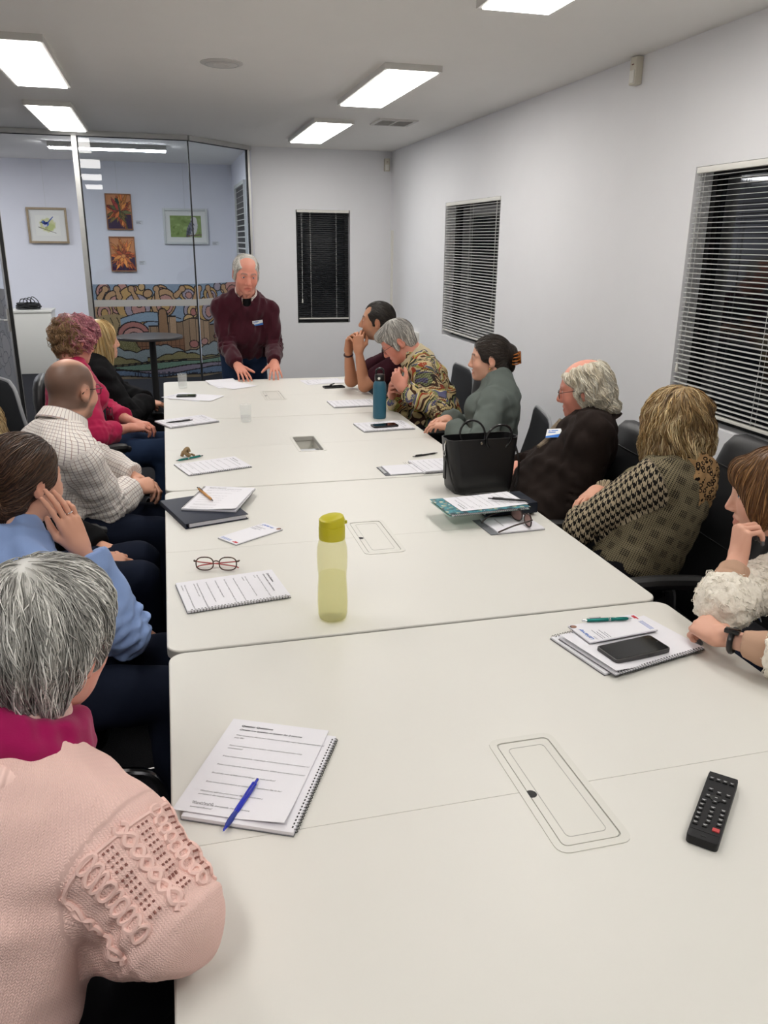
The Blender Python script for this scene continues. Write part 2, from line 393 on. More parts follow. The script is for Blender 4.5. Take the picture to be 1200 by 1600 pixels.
# motion sensors high on the walls
def sensor(loc, rz, lab, k=1.):
    r = empty('motion_sensor', loc, rz, lab, 'sensor'); m = MB(); m.box((0, -.022*k, 0), (.062*k, .044*k, .135*k)); m.build('housing', m_cream, r, bevel=.008*k, seg=3)
    m = MB(); m.box((0, -.0455*k, -.028*k), (.045*k, .005*k, .06*k)); m.build('lens_window', m_white, r, bevel=.002)
    m = MB(); m.box((0, -.0450*k, .030*k), (.016*k, .004*k, .005*k)); m.build('indicator', mat('indicator_red', rgb(120,60,50), .3), r)
sensor((XR, 4.52, 2.625), -PI/2, 'cream motion sensor high on the right wall near the large blind', 1.05)
sensor((2.572, YB, 2.555), 0, 'small cream motion sensor in the far ceiling corner')
r = empty('wall_outlet_box', (XR, 8.72, .715), -PI/2, 'white wall box low on right wall behind grey-haired man', 'outlet'); m = MB(); m.box((0, -.02, 0), (.30, .04, .13)); m.build('cover', m_white, r, bevel=.006)
m = MB(); m.box((0, -.041, 0), (.26, .004, .10)); m.build('rim', m_seal, r); m = MB(); m.box((0, -.0435, 0), (.25, .004, .09)); m.build('face_plate', m_white, r)
# ceiling: panel lights, round speaker, air vent
m_glow = mat('panel_glow', (1,1,1,1), .5); m_glow.node_tree.nodes['Principled BSDF'].inputs['Emission Color'].default_value = (1, .968, .925, 1); m_glow.node_tree.nodes['Principled BSDF'].inputs['Emission Strength'].default_value = PANEL
m_frame = mat('light_frame', rgb(215,213,208), .45)
def panel(x, y0, y1, lab):
    w = .305; L = y1-y0; r = empty('ceiling_light', (x, (y0+y1)/2, CZ), 0, lab, 'light', 'flat ceiling panel lights'); f = MB(); t = .022; z = -.0175
    for s in (-1, 1): f.box((s*(w/2+t/2), 0, z), (t, L+2*t, .035)); f.box((0, s*(L/2+t/2), z), (w, t, .035))
    f.build('frame', m_frame, r); d = MB(); d.box((0, 0, -.034), (w, L, .014)); d.build('diffuser', m_glow, r)
panel(-.69, 5.0, 6.34, 'rectangular ceiling panel light cut by the left frame edge'); panel(-.77, 7.25, 8.74, 'rectangular ceiling panel light just above the glass wall on the left')
panel(1.50, 5.12, 6.47, 'large rectangular ceiling panel light on the right of the ceiling'); panel(1.49, 7.45, 8.93, 'smaller far rectangular ceiling panel light beside the air vent')
panel(1.55, 2.36, 3.73, 'ceiling panel light touching the top edge of the view'); panel(-.69, 2.36, 3.73, 'out-of-view ceiling panel light above the left seats')
panel(1.55, -.35, 1.05, 'out-of-view ceiling panel light above the near right'); panel(-.69, -.35, 1.05, 'out-of-view ceiling panel light above the near left')
r = empty('ceiling_speaker', (.413, 5.41, CZ), 0, 'round white flush disc on the ceiling between the panel lights', 'speaker'); m = MB(); m.lathe([(.125, 0), (.125, -.004), (.105, -.012)], 32); m.lathe([(.05, -.012), (.045, -.018)], 24); m.build('cover', m_frame, r)
m = MB(); m.lathe([(.1, -.0121), (.0965, -.0135), (.093, -.0121)], 32, cap=False); m.build('grille_ring', m_alu, r)
r = empty('air_vent', (2.02, 7.46, CZ), 0, 'rectangular white ceiling air vent with dark slots', 'vent'); m = MB()
for s in (-1, 1): m.box((s*.155, 0, -.006), (.03, .36, .012)); m.box((0, s*.17, -.006), (.28, .03, .012))
m.box((0, 0, -.006), (.016, .31, .012)); m.build('frame', m_frame, r); m = MB(); m.box((0, 0, -.0015), (.30, .33, .003)); m.build('backing', m_seal, r)
me = MB().box((0, 0, 0), (.125, .018, .003)).mesh('slat'); me.materials.append(m_frame)
for i in range(8):
    for s in (-1, 1): o = link('slat', me, None, r, (s*.075, -.135+i*.0385, -.008), (.6, 0, 0))
# ------------------------------------------------------------------ glass wall with door and painted film
m_glass = bpy.data.materials.new('clear_glass'); m_glass.use_nodes = True; _t = m_glass.node_tree; _t.nodes.clear()
_o = _t.nodes.new('ShaderNodeOutputMaterial'); _m = _t.nodes.new('ShaderNodeMixShader'); _a = _t.nodes.new('ShaderNodeBsdfTransparent'); _g = _t.nodes.new('ShaderNodeBsdfGlossy'); _fr = _t.nodes.new('ShaderNodeFresnel')
_a.inputs[0].default_value = (.90,.925,.94,1); _g.inputs['Roughness'].default_value = .0; _fr.inputs[0].default_value = 1.6
_bf = _t.nodes.new('ShaderNodeNewGeometry'); _sb = _t.nodes.new('ShaderNodeMath'); _sb.operation = 'SUBTRACT'; _sb.inputs[0].default_value = 1; _mu = _t.nodes.new('ShaderNodeMath'); _mu.operation = 'MULTIPLY'
for a, b in ((_bf.outputs['Backfacing'], _sb.inputs[1]), (_sb.outputs[0], _mu.inputs[0]), (_fr.outputs[0], _mu.inputs[1]), (_mu.outputs[0], _m.inputs[0]), (_a.outputs[0], _m.inputs[1]), (_g.outputs[0], _m.inputs[2]), (_m.outputs[0], _o.inputs[0])): _t.links.new(a, b)
gw = empty('glass_partition', (0, 0, 0), 0, 'full-height frameless glass wall with aluminium rails across the far left', 'partition')
A0, A1, A2 = (-.728, YG), (.318, YG+.03), (1.0, YB-.02)
def vpane(name, p, q, z0, z1, th, m, parent, off=0.):
    p, q = Vector(p), Vector(q); d = (q-p); L = d.length; n = Vector((d.y, -d.x)).normalized(); c = (p+q)/2+n*off; mb = MB(); mb.box((c.x, c.y, (z0+z1)/2), (L, th, z1-z0), rz=math.atan2(d.y, d.x)); return mb.build(name, m, parent)
vpane('glass_pane', A0, A1, .05, 2.66, .010, m_glass, gw); vpane('glass_pane', A1, A2, .05, 2.66, .010, m_glass, gw)
vpane('joint_strip', (A1[0]-.006, A1[1]), (A1[0]+.006, A1[1]+.004), .05, 2.66, .013, m_seal, gw)
m = MB(); m.box((-.751, YG, 1.35), (.046, .09, 2.70)); m.build('post', m_alu, gw); vpane('seal_strip', (-.7295, YG), (-.716, YG), .05, 2.66, .014, m_seal, gw)
for p, q in (((-3.05, YG), A0), (A0, A1), (A1, A2)):
    vpane('top_rail', p, q, 2.655, 2.70, .05, m_alu, gw); vpane('top_seal', p, q, 2.648, 2.656, .02, m_seal, gw)
for p, q in ((A0, A1), (A1, A2)): vpane('bottom_rail', p, q, 0, .05, .05, m_seal, gw)
m = MB(); m.box((.985, YB-.03, 1.35), (.03, .05, 2.70)); m.build('end_channel', m_alu, gw); vpane('seal_strip', (.955, YB-.065), (.975, YB-.045), .05, 2.66, .016, m_seal, gw)
m_frost = mat('frosted_band', rgb(176,176,174), .6)
def art_mesh(img):
    """img (ny,nx,3) sRGB 0-255, row 0 at the bottom; unit square in x,z facing -y"""
    ny, nx, _ = img.shape; g = lambda c: np.where(c > .04045, ((c+.055)/1.055)**2.4, c/12.92); I = g(np.clip(img, 0, 255)/255.)
    xs = np.repeat(np.linspace(0, 1, nx+1)[None], ny+1, 0); zs = np.repeat(np.linspace(0, 1, ny+1)[:, None], nx+1, 1)
    # one quad per cell, own corners, so that edges stay crisp
    X = np.stack([xs[:-1, :-1], xs[:-1, 1:], xs[1:, 1:], xs[1:, :-1]], -1).reshape(-1); Z = np.stack([zs[:-1, :-1], zs[:-1, 1:], zs[1:, 1:], zs[1:, :-1]], -1).reshape(-1)
    V = np.stack([X, 0*X, Z], 1); return np_mesh('picture', V, np.arange(len(V)).reshape(-1, 4), np.repeat(I.reshape(-1, 3), 4, 0), smooth=False)
class Paint:
    def __init__(s, nx, ny, asp, bg): s.x, s.y = np.meshgrid((np.arange(nx)+.5)/nx*asp, (np.arange(ny)+.5)/ny); s.I = np.ones((ny, nx, 3))*np.array(bg, float); s.asp = asp
    def fill(s, m, c, a=1.): m = np.clip(m, 0, 1)[..., None]*a; s.I = s.I*(1-m)+np.array(c, float)*m
    def sd_ell(s, cx, cy, rx, ry, an=0.):
        c, q = math.cos(an), math.sin(an); u = ((s.x-cx)*c+(s.y-cy)*q)/rx; v = (-(s.x-cx)*q+(s.y-cy)*c)/ry; return (np.hypot(u, v)-1)*min(rx, ry)
    def shape(s, d, c, line=None, w=.006): 
        s.fill(d < 0, c); 
        if line is not None: s.fill(np.abs(d) < w, line)
    def sd_seg(s, a, b, ra, rb):
        ax, ay = a; bx, by = b; dx, dy = bx-ax, by-ay; t = np.clip(((s.x-ax)*dx+(s.y-ay)*dy)/(dx*dx+dy*dy), 0, 1); return np.hypot(s.x-ax-t*dx, s.y-ay-t*dy)-(ra+(rb-ra)*t)
def mural():
    p = Paint(350, 190, 1.87, (138,170,208)); r = np.random.RandomState(4); K = (38,34,40); x, y = p.x, p.y
    tan, ochre, pink, rose, lav, brn = (206,164,120), (212,172,104), (206,150,146), (190,120,118), (170,164,190), (156,118,88)
    n1 = .012*np.sin(x*31)+.02*np.sin(x*13+1)
    # clouds and curls
    for cx, cy, R in ((.10,.93,.07),(.22,.80,.12),(.30,.97,.05),(.42,.78,.20),(.41,.95,.035),(.50,.97,.035),(.56,.90,.05),(.71,.93,.07),(.72,.80,.13),(.98,.90,.10),(1.02,.72,.09),(1.18,.72,.12),(1.23,.88,.09),(1.34,.70,.07),(1.33,.96,.05),(1.42,.93,.05),(1.52,.90,.11),(1.55,.70,.06),(1.68,.92,.07),(1.66,.72,.09),(1.78,.80,.08),(1.80,.64,.07),(.08,.72,.10),(.98,.62,.06)):
        cols = [tan, ochre, pink, lav, rose, (222,186,130)]; k = r.randint(6); e = r.uniform(.85, 1.25); an = r.uniform(-.6, .6)
        p.shape(p.sd_ell(cx, cy, R, R*e, an), cols[k], K, .0055)
        if R > .06:
            p.shape(p.sd_ell(cx+R*.1, cy-R*.12, R*.68, R*.68*e, an), cols[(k+2) % 6], K, .0045)
            p.shape(p.sd_ell(cx+R*.15, cy-R*.2, R*.36, R*.4*e, an), cols[(k+1) % 6], K, .004)
    for cx in np.arange(.06, 1.87, .20):
        a = (cx, .83+.05*math.sin(cx*9)); b = (cx+.07*math.cos(cx*7), .95); p.shape(np.minimum(p.sd_seg(a, b, .032, .018), p.sd_ell(b[0], b[1], .034, .036)), ochre if int(cx*10) % 2 else tan, K, .005)
    p.fill((y > .40) & (y < .66+.03*np.sin(x*9)) & (x < .30), (176,156,112)); p.fill((np.sin(x*90+np.sin(y*40)) > .93) & (y > .42) & (y < .66) & (x < .28), K)
    sk = np.abs(y-(.60+.06*np.sin(x*5.5-1.5))) < .05; p.fill(sk & (x > .25) & (x < .9), (140,176,212)); p.fill(np.abs(np.abs(y-(.60+.06*np.sin(x*5.5-1.5)))-.05) < .005*((x > .25) & (x < .9)), K)
    p.shape(p.sd_ell(.38,.47,.17,.14), rose, K); p.shape(p.sd_ell(.38,.45,.12,.10), pink, K); p.shape(p.sd_ell(.38,.44,.07,.06), (196,170,178), K, .004)
    # timber palisade and buildings
    top = np.where(x < .66, .50+.06*(x > .54)+.0*x, np.where(x < .84, .66-.0*x, np.where(x < 1.2, .62+.02*np.sin(x*20), .555)))
    m = (y < top) & (y > .18) & (x > .48) & (x < 1.62); p.fill(m, (176,146,116)); sh = ((x*14.3).astype(int)*37 % 17)/17.; p.I[m] = p.I[m]*(.84+.3*sh[m])[:, None]
    p.fill(m & (np.abs((x*14.3) % 1-.5) > .46), K); p.fill((np.abs(y-top) < .006) & (x > .48) & (x < 1.62), K)
    p.shape(np.minimum(p.sd_seg((.70,.50), (.70,.70), .055, .045), 9), (168,128,92), K)
    m = (y < .42+.03*np.sin(x*16)) & (y > .2) & (x > .36) & (x < .92); p.fill(m, (150,104,76)); p.fill(m & ((np.abs((x*22) % 1-.5) > .45) | (np.abs((y*26) % 1-.5) > .46)), (88,58,48))
    p.shape(p.sd_ell(1.02,.36,.05,.04), rose, K, .004); p.shape(p.sd_ell(1.12,.38,.045,.035), pink, K, .004)
    # bushes, hills, river bands
    spk = lambda c, m, q, d: p.fill(m & (r.rand(*x.shape) > q), np.array(c)+d)
    d = np.minimum(p.sd_ell(1.72,.40,.22,.15), p.sd_ell(1.58,.36,.14,.10)); d = d+.012*np.sin(x*60)*np.cos(y*70); p.shape(d, (138,132,84), K); spk((138,132,84), d < 0, .7, 30); spk((138,132,84), d < 0, .8, (-40,-30,-10))
    d = p.sd_ell(.30,.28,.13,.16)+.012*np.sin(x*70)*np.cos(y*60); p.shape(d, (120,120,76), K); spk((120,120,76), d < 0, .7, 34)
    def band(f, c, sp=0):
        yy = f(x); p.fill(y < yy, c)
        if sp: spk(c, y < yy, .8, sp)
        p.fill(np.abs(y-yy) < .006, K)
    band(lambda x: .315+.035*np.sin(x*11+.5)+.018*np.abs(np.sin(x*24))-.02*(x > 1.6), (150,172,186), -14)
    band(lambda x: .235+.03*np.sin(x*9)+.02*np.abs(np.sin(x*19+1))-.04*(x < .5), (146,140,92), 16)
    band(lambda x: .165+.035*np.sin(x*2.2-.8)+.03*(x > 1.2)*(x-1.2), (160,152,110)); band(lambda x: .150+.036*np.sin(x*2.2-.8)+.03*(x > 1.2)*(x-1.2), (122,168,150), -14)
    band(lambda x: .115+.030*np.sin(x*5+2.4), (150,140,170)); band(lambda x: .07+.028*np.sin(x*6.2+.6), (98,128,170), 20)
    p.fill((y < .05+.02*np.sin(x*3)) & (np.sin(x*120+np.sin(x*47)*3) > .2) & (x > .35) & (x < 1.2), (52,62,90)); band(lambda x: .022+.012*np.sin(x*8), (150,136,110))
    p.fill(p.sd_seg((1.29,.10), (1.29,.40), .004, .004) < 0, (60,50,60)); p.shape(p.sd_ell(1.29,.42,.045,.022), (150,80,80), K, .004)
    I = p.I*(.94+.10*r.rand(*x.shape))[..., None]; return (I*.80+I.mean(2, keepdims=True)*.20)*.80
MUR = mural(); m_art = attr_mat('painted_film', .55, .3); m_art2 = attr_mat('painted_paper', .75, .2)
ny, nx = MUR.shape[:2]; split = int(nx*.575); zb0, zb1 = .30, 1.272; gz0, gz1 = 1.050, 1.118
def film(img, p, q, z0, z1):
    p, q = Vector(p), Vector(q); d = q-p; n = Vector((d.y, -d.x)).normalized(); o = link('mural_film', art_mesh(img), m_art, gw, (p.x+n.x*.008, p.y+n.y*.008, z0), (0, 0, math.atan2(d.y, d.x))); o.scale = (d.length, 1, z1-z0); return o
r0, r1 = int(ny*(gz0-zb0)/(zb1-zb0)), int(ny*(gz1-zb0)/(zb1-zb0))
pa0 = (-.714, YG)
for a, b, x0, x1 in ((pa0, (A1[0]-.008, A1[1]), 0, split), ((A1[0]+.01, A1[1]+.012), A2, split, nx)):
    film(MUR[:r0, x0:x1], a, b, zb0, gz0); film(MUR[r1:, x0:x1], a, b, gz1, zb1); vpane('frosted_band', a, b, gz0, gz1, .003, m_frost, gw, .0085)
# open glass door leaf at the far left
dr = empty('door_1', (-1.76, YG, 0), math.atan2(8.15-YG, -1.37+1.76)); dr['kind'] = 'structure'
def dpart(name, mb, m): o = mb.build(name, m, dr); o['kind'] = 'structure'; return o
m = MB(); m.box((.925, 0, 1.32), (.052, .042, 2.62)); m.box((.025, 0, 1.32), (.05, .042, 2.62)); m.box((.475, 0, 2.605), (.85, .042, .05)); m.box((.475, 0, .06), (.85, .042, .10)); dpart('door_frame', m, m_alu)
m = MB(); m.box((.893, 0, 1.32), (.012, .030, 2.5)); m.box((.9535, 0, 1.32), (.006, .03, 2.6)); dpart('door_seal', m, m_seal); m = MB(); m.box((.47, 0, 1.34), (.84, .008, 2.46)); dpart('door_pane', m, m_glass)
p = Paint(70, 116, .6, (170,172,176)); rr = np.random.RandomState(3)
for i in range(26): p.shape(p.sd_ell(rr.uniform(0,.6), rr.uniform(0,1), rr.uniform(.03,.12), rr.uniform(.03,.12), rr.uniform(0,3)), np.array((176,176,178))+rr.uniform(-16,12), (128,128,134), .004)
o = link('door_film', art_mesh(p.I), m_art, dr, (.05, -.006, .25)); o.scale = (.835, 1, 1.02); o['kind'] = 'structure'
m = MB(); m.box((.925, -.028, 1.0), (.028, .014, .20)); m.tube([(.925, -.03, 1.0), (.925, -.06, 1.0), (.90, -.068, 1.0), (.81, -.068, 1.0)], .009, 8); dpart('door_handle', m, m_alu)
# ------------------------------------------------------------------ the gallery behind the glass
m_lamp = mat('tube_glow', (1,1,1,1), .5); m_lamp.node_tree.nodes['Principled BSDF'].inputs['Emission Color'].default_value = (.95,.97,1,1); m_lamp.node_tree.nodes['Principled BSDF'].inputs['Emission Strength'].default_value = 76
r = empty('linear_light', (-.50, 10.15, CZ), .0, 'long white linear light on the gallery ceiling behind the glass', 'light'); m = MB(); m.box((0, 0, -.025), (1.24, .15, .05)); m.build('housing', m_frame, r); m = MB(); m.box((0, 0, -.055), (1.22, .13, .012)); m.build('diffuser', m_lamp, r)
r = empty('linear_light', (-3.3, 10.9, CZ), .0, 'added unseen linear light brightening the gallery, out of view on the left', 'light'); m = MB(); m.box((0, 0, -.025), (1.24, .15, .05)); m.build('housing', m_frame, r); m = MB(); m.box((0, 0, -.055), (1.22, .13, .012)); m.build('diffuser', m_lamp, r)  # extra lamp added out of view, only to brighten the gallery
m_gold = noisy('pale_wood_frame', rgb(178,160,134), rgb(150,132,108), 40, .5, .1); m_wframe = mat('white_frame', rgb(205,208,206), .5); m_oak = noisy('oak_frame', rgb(170,120,84), rgb(140,96,66), 50, .55, .1); m_mount = mat('mount_card', rgb(226,226,222), .85)
def picture(x0, x1, z0, z1, img, fm, border, lab, cat, mount=0., tilt=0., wire=True):
    w, h = x1-x0, z1-z0; r = empty(cat, ((x0+x1)/2, 12.262, (z0+z1)/2), 0, lab, 'painting'); f = MB(); t = border
    for s in (-1, 1): f.box((s*(w/2-t/2), -.012, 0), (t, .026, h)); f.box((0, -.012, s*(h/2-t/2)), (w-2*t, .026, t))
    f.build('frame', fm, r, bevel=.003); iw, ih = w-2*t, h-2*t
    if mount: m = MB(); m.box((0, -.004, 0), (iw, .008, ih)); m.build('mount', m_mount, r)
    a, b = iw-2*mount, ih-2*mount; o = link('canvas', art_mesh(img), m_art2, r, (-a/2, -.0095, -b/2)); o.scale = (a, 1, b)
    if wire: m = MB(); m.tube([(0, 0, h/2-.01), (0, 0, CZ-(z0+z1)/2-.0)], .0016, 5); m.build('hanging_wire', m_wframe, r)
    r.rotation_euler = (0, tilt, 0)
    return r
def bird():
    p = Paint(96, 80, 1.2, (232,232,226)); n = .03*np.sin(p.x*23)*np.cos(p.y*19); p.fill(np.clip(-(p.sd_ell(.60,.52,.42,.36)+n)/.06, 0, 1), (204,206,150), .85); p.fill(np.clip(-(p.sd_ell(.72,.42,.26,.22)+n)/.08, 0, 1), (176,190,120), .6)
    p.shape(p.sd_seg((.14,.42), (.98,.12), .016, .010), (88,72,64)); p.shape(p.sd_seg((.60,.62), (.88,.92), .030, .022), (72,96,170)); p.shape(p.sd_ell(.52,.56,.15,.115,.4), (92,118,190)); p.shape(p.sd_ell(.46,.50,.10,.085), (206,206,214)); p.shape(p.sd_ell(.40,.66,.095,.085), (48,60,120)); p.shape(p.sd_ell(.37,.67,.045,.026), (120,160,220))
    p.shape(p.sd_seg((.31,.66), (.24,.645), .018, .004), (40,36,44)); p.shape(p.sd_ell(.52,.60,.11,.05,.5), (40,50,110)); p.shape(p.sd_seg((.50,.44), (.50,.29), .007, .006), (60,50,50)); p.shape(p.sd_seg((.56,.45), (.58,.27), .007, .006), (60,50,50)); return p.I
def brom(seed, two):
    p = Paint(72, 100, .73, (206,140,96)); r = np.random.RandomState(seed); p.fill(p.y < .42, (58,40,70)); cx, cy = .38, (.52 if two else .46)
    for k in range(64):
        a = r.uniform(0, 6.28); L = r.uniform(.28, .62)*(1-.5*k/64); c = [(198,110,60),(168,78,48),(216,138,72),(128,112,62),(150,60,56),(92,96,62)][r.randint(6 if two else 3)]
        ex, ey = cx+math.cos(a)*L, cy+math.sin(a)*L*1.15; d = p.sd_seg((cx, cy), (cx+.55*(ex-cx), cy+.55*(ey-cy)), .014, .058); d = np.minimum(d, p.sd_seg((cx+.55*(ex-cx), cy+.55*(ey-cy)), (ex, ey), .058, .004)); p.shape(d, np.array(c)*r.uniform(.75, 1.2), (60,34,40), .004)
        p.fill(p.sd_seg((cx, cy), (ex, ey), .005, .002) < 0, np.array(c)*1.3)
    if two: p.shape(p.sd_ell(.38,.60,.03,.16,.15), (70,84,60)); p.shape(p.sd_ell(.33,.82,.05,.10,.5), (48,70,60))
    else: p.shape(p.sd_ell(.38,.44,.07,.06), (222,150,90), (120,60,40), .006)
    return p.I
def cocky():
    p = Paint(96, 72, 1.33, (136,158,92)); r = np.random.RandomState(9)
    for k in range(70): p.fill(np.clip(-p.sd_ell(r.uniform(0,1.33), r.uniform(0,1), r.uniform(.04,.13), r.uniform(.04,.11), r.uniform(0,3))/.03, 0, 1), np.array((140,160,96))+r.uniform(-46,40), .6)
    p.shape(p.sd_ell(.96,.42,.19,.42,-.25), (206,204,206)); p.shape(p.sd_ell(1.02,.80,.13,.15), (216,212,212)); p.shape(p.sd_ell(.82,.36,.11,.38,-.3), (120,122,136)); p.shape(p.sd_ell(.76,.22,.06,.26,-.3), (66,66,80)); p.shape(p.sd_ell(.92,.74,.035,.05), (70,66,70)); p.fill((np.sin(p.x*46+p.y*30) > .5) & (p.sd_ell(.86,.40,.15,.36,-.3) < 0), (92,94,108)); p.shape(p.sd_seg((.72,.06), (1.33,.12), .03, .03), (110,90,70)); return p.I
picture(-1.715, -1.21, 1.65, 2.103, bird(), m_gold, .028, 'blue wren on a branch in a pale wooden frame, left of the aluminium post', 'framed_picture', .07, .0)
picture(-.704, -.366, 1.834, 2.296, brom(5, True), m_oak, .014, 'upper orange and green plant painting behind the glass', 'canvas_painting')
picture(-.700, -.364, 1.287, 1.747, brom(8, False), m_oak, .014, 'lower orange flower painting hung below the other plant painting', 'canvas_painting', wire=False)
picture(.036, .640, 1.655, 2.122, cocky(), m_wframe, .03, 'grey and white bird on green in a white frame, hung to the right', 'framed_picture', .062)
m_ink = mat('printed_ink', rgb(58,58,62), .8); m_card = mat('caption_card', rgb(218,220,226), .8)
for x, z, lab in ((-.282, 1.932, 'small caption card beside the upper plant painting'), (-.282, 1.402, 'small caption card beside the lower flower painting'), (.735, 1.668, 'small caption card beside the grey and white bird picture')):
    r = empty('caption_card', (x, 12.279, z), 0, lab, 'card'); m = MB(); m.box((0, -.002, 0), (.10, .004, .055)); m.build('card', m_card, r); m = MB()
    for k, w in enumerate((.07, .05, .06)): m.box((-.04+w/2, -.0045, .015-k*.014), (w, .001, .004))
    m.build('printed_text', m_ink, r)['kind'] = 'stuff'
r = empty('wall_louvre', (.999, 10.95, 1.40), -PI/2, 'narrow louvred window blind on the gallery side wall', 'blind'); m = MB()
for s in (-1, 1): m.box((s*.63, -.015, .32), (.04, .03, 1.34)); m.box((0, -.015, .32+s*.65), (1.22, .03, .04))
m.build('frame', m_wframe, r); m = MB(); m.box((0, -.004, .32), (1.22, .006, 1.26)); m.build('backing', m_seal, r); me = MB().box((0, 0, 0), (1.2, .028, .004)).mesh('slat'); me.materials.append(m_slat)
for k in range(18): link('slat', me, None, r, (0, -.018, -.26+k*.068), (.5, 0, 0))
r = empty('plinth', (-1.72, 11.83, 0), 0, 'white display plinth behind the glass holding a black cable', 'plinth'); m = MB(); m.box((0, 0, .395), (.50, .42, .79)); m.build('body', m_white, r, bevel=.004); m = MB(); m.box((0, 0, .805), (.52, .44, .03)); m.build('top_slab', m_white, r, bevel=.004)
rc = np.random.RandomState(2); m = MB(); pts = []
for k in range(150):
    a = k*.62; R = .12+.018*math.sin(k*.37); pts.append((R*1.05*math.cos(a)+.01*rc.randn(), R*.75*math.sin(a)+.008*rc.randn(), .012+.07*(.5+.5*math.sin(k*.21+a*.5))*(k/150)**.3))
m.tube(smooth_path(pts, 3), .008, 6)
for k in range(4): c = -.06+k*.045; m.tube(smooth_path([(c-.05, -.02, .06), (c-.02, -.03, .13+.01*k), (c+.04, -.01, .12), (c+.06, .01, .06)], 5), .006, 6)
o = m.build('cable_coil', mat('black_cable', rgb(14,14,15), .45), smooth=True, auto=None, loc=(-1.76, 11.80, .822)); tag(o, 'coiled black cable heaped on the white plinth', 'cable')
# ------------------------------------------------------------------ tables
TZ = .73
m_top = noisy('table_laminate', rgb(220,218,211), rgb(217,215,208), 3, .42, .03, .0005, spec=.4)
m_edge = mat('table_edge_band', rgb(168,166,160), .5); m_leg = mat('table_leg_metal', rgb(176,178,180), .35, metal=.6); m_rubber = mat('black_rubber', rgb(18,18,19), .6)
m_lid = mat('cable_lid', rgb(212,210,202), .38); m_groove = mat('lid_shadow_gap', rgb(176,174,168), .6)
def table(x0, x1, y0, y1, lab, openbox=False, yawo=0.):
    cx, cy = (x0+x1)/2, (y0+y1)/2; r = empty('meeting_table', (cx, cy, 0), yawo, lab, 'table', 'white tables pushed end to end'); hw, hd = (x1-x0)/2, (y1-y0)/2; bx0, bx1, bh = .649-.0625-cx, .649+.0625-cx, .160
    R = .04; g = .0006
    def corner(px, py, a0): return [(px+R*math.cos(math.radians(a0+15*k)), py+R*math.sin(math.radians(a0+15*k))) for k in range(7)]
    for s in (1, -1):
        pts = corner(hw-R, s*(hd-R), 0) if s > 0 else corner(-hw+R, -hd+R, 180)
        if s > 0: pts = [(hw, g)]+corner(hw-R, hd-R, 0)+corner(-hw+R, hd-R, 90)+[(-hw, g), (bx0, g), (bx0, bh), (bx1, bh), (bx1, g)]
        else: pts = [(-hw, -g)]+corner(-hw+R, -hd+R, 180)+corner(hw-R, -hd+R, 270)+[(hw, -g), (bx1, -g), (bx1, -bh), (bx0, -bh), (bx0, -g)]
        m = MB(); m.prism(pts, TZ-.027, TZ); me = m.mesh('top_panel', auto=30)
        bm = bmesh.new(); bm.from_mesh(me); es = [e for e in bm.edges if all(abs(v.co.z-TZ) < 1e-4 for v in e.verts) and not all(abs(v.co.y) < .17 for v in e.verts)]
        bmesh.ops.bevel(bm, geom=es, offset=.003, segments=2, profile=.5, affect='EDGES'); bm.to_mesh(me); bm.free(); link('top_panel', me, m_top, r)
    # edge band a hair outside
    m = MB(); loop = corner(hw-R, hd-R, 0)+corner(-hw+R, hd-R, 90)+corner(-hw+R, -hd+R, 180)+corner(hw-R, -hd+R, 270); n = len(loop)
    vs = [(p[0]*1.0006, p[1]*1.0006, z) for z in (TZ-.026, TZ-.005) for p in loop]; m.add(vs, [(i, (i+1) % n, n+(i+1) % n, n+i) for i in range(n)]); m.build('edge_band', m_edge, r, auto=30)
    for sx in (-1, 1):
        m = MB(); m.box((sx*(hw-.42), 0, TZ-.045), (.06, 2*hd-.25, .035)); m.build('rail', m_leg, r)
        for sy in (-1, 1):
            m = MB(); m.tube([(sx*(hw-.42), sy*(hd-.16), TZ-.05), (sx*(hw-.42), sy*(hd-.16), .075)], .026, 12); m.box((sx*(hw-.42), sy*(hd-.16), .08), (.07, .07, .02)); l = m.build('leg', m_leg, r)
            m = MB(); c = (sx*(hw-.42), sy*(hd-.16)); m.lathe([(.001, -.013), (.034, -.013), (.036, -.008), (.036, .008), (.034, .013), (.001, .013)], 16, (c[0], c[1]+.01, .036), R=Matrix.Rotation(PI/2, 3, 'Y')); m.build('caster', m_rubber, l)
    m = MB(); m.box((0, 0, TZ-.05), (2*hw-.88, .05, .03)); m.build('cross_rail', m_leg, r)
    # inset cable box
    bxc = (bx0+bx1)/2; hx, hy = (bx1-bx0)/2+.005, bh+.005
    def ring(o, i, ro, ri, z0, z1, name, mt, par=r):
        a, b = rrect(bxc-o[0], -o[1], bxc+o[0], o[1], ro, 4), rrect(bxc-i[0], -i[1], bxc+i[0], i[1], ri, 4); n = len(a); mm = MB()
        vs = [(*p, z1) for p in a]+[(*p, z1) for p in b]+[(*p, z0) for p in b]+[(*p, z0) for p in a]; fs = []
        for k in range(n): j = (k+1) % n; fs += [(k, j, n+j, n+k), (n+k, n+j, 2*n+j, 2*n+k), (3*n+k, 3*n+j, j, k)]
        mm.add(vs, fs); return mm.build(name, mt, par, auto=40)
    ring((hx+.004, hy+.004), (hx-.010, hy-.011), .022, .012, TZ-.004, TZ+.0016, 'box_rim', m_lid)
    ring((hx-.0100, hy-.011), (hx-.0122, hy-.0135), .012, .011, TZ-.02, TZ-.001, 'box_gap', m_groove)
    m = MB(); m.box((bxc, 0, TZ-.098), (2*hx-.008, 2*hy-.008, .008))
    for s in (-1, 1): m.box((bxc+s*(hx-.006), 0, TZ-.05), (.005, 2*hy-.010, .092)); m.box((bxc, s*(hy-.006), TZ-.05), (2*hx-.010, .005, .092))
    m.build('box_well', m_lid, r)
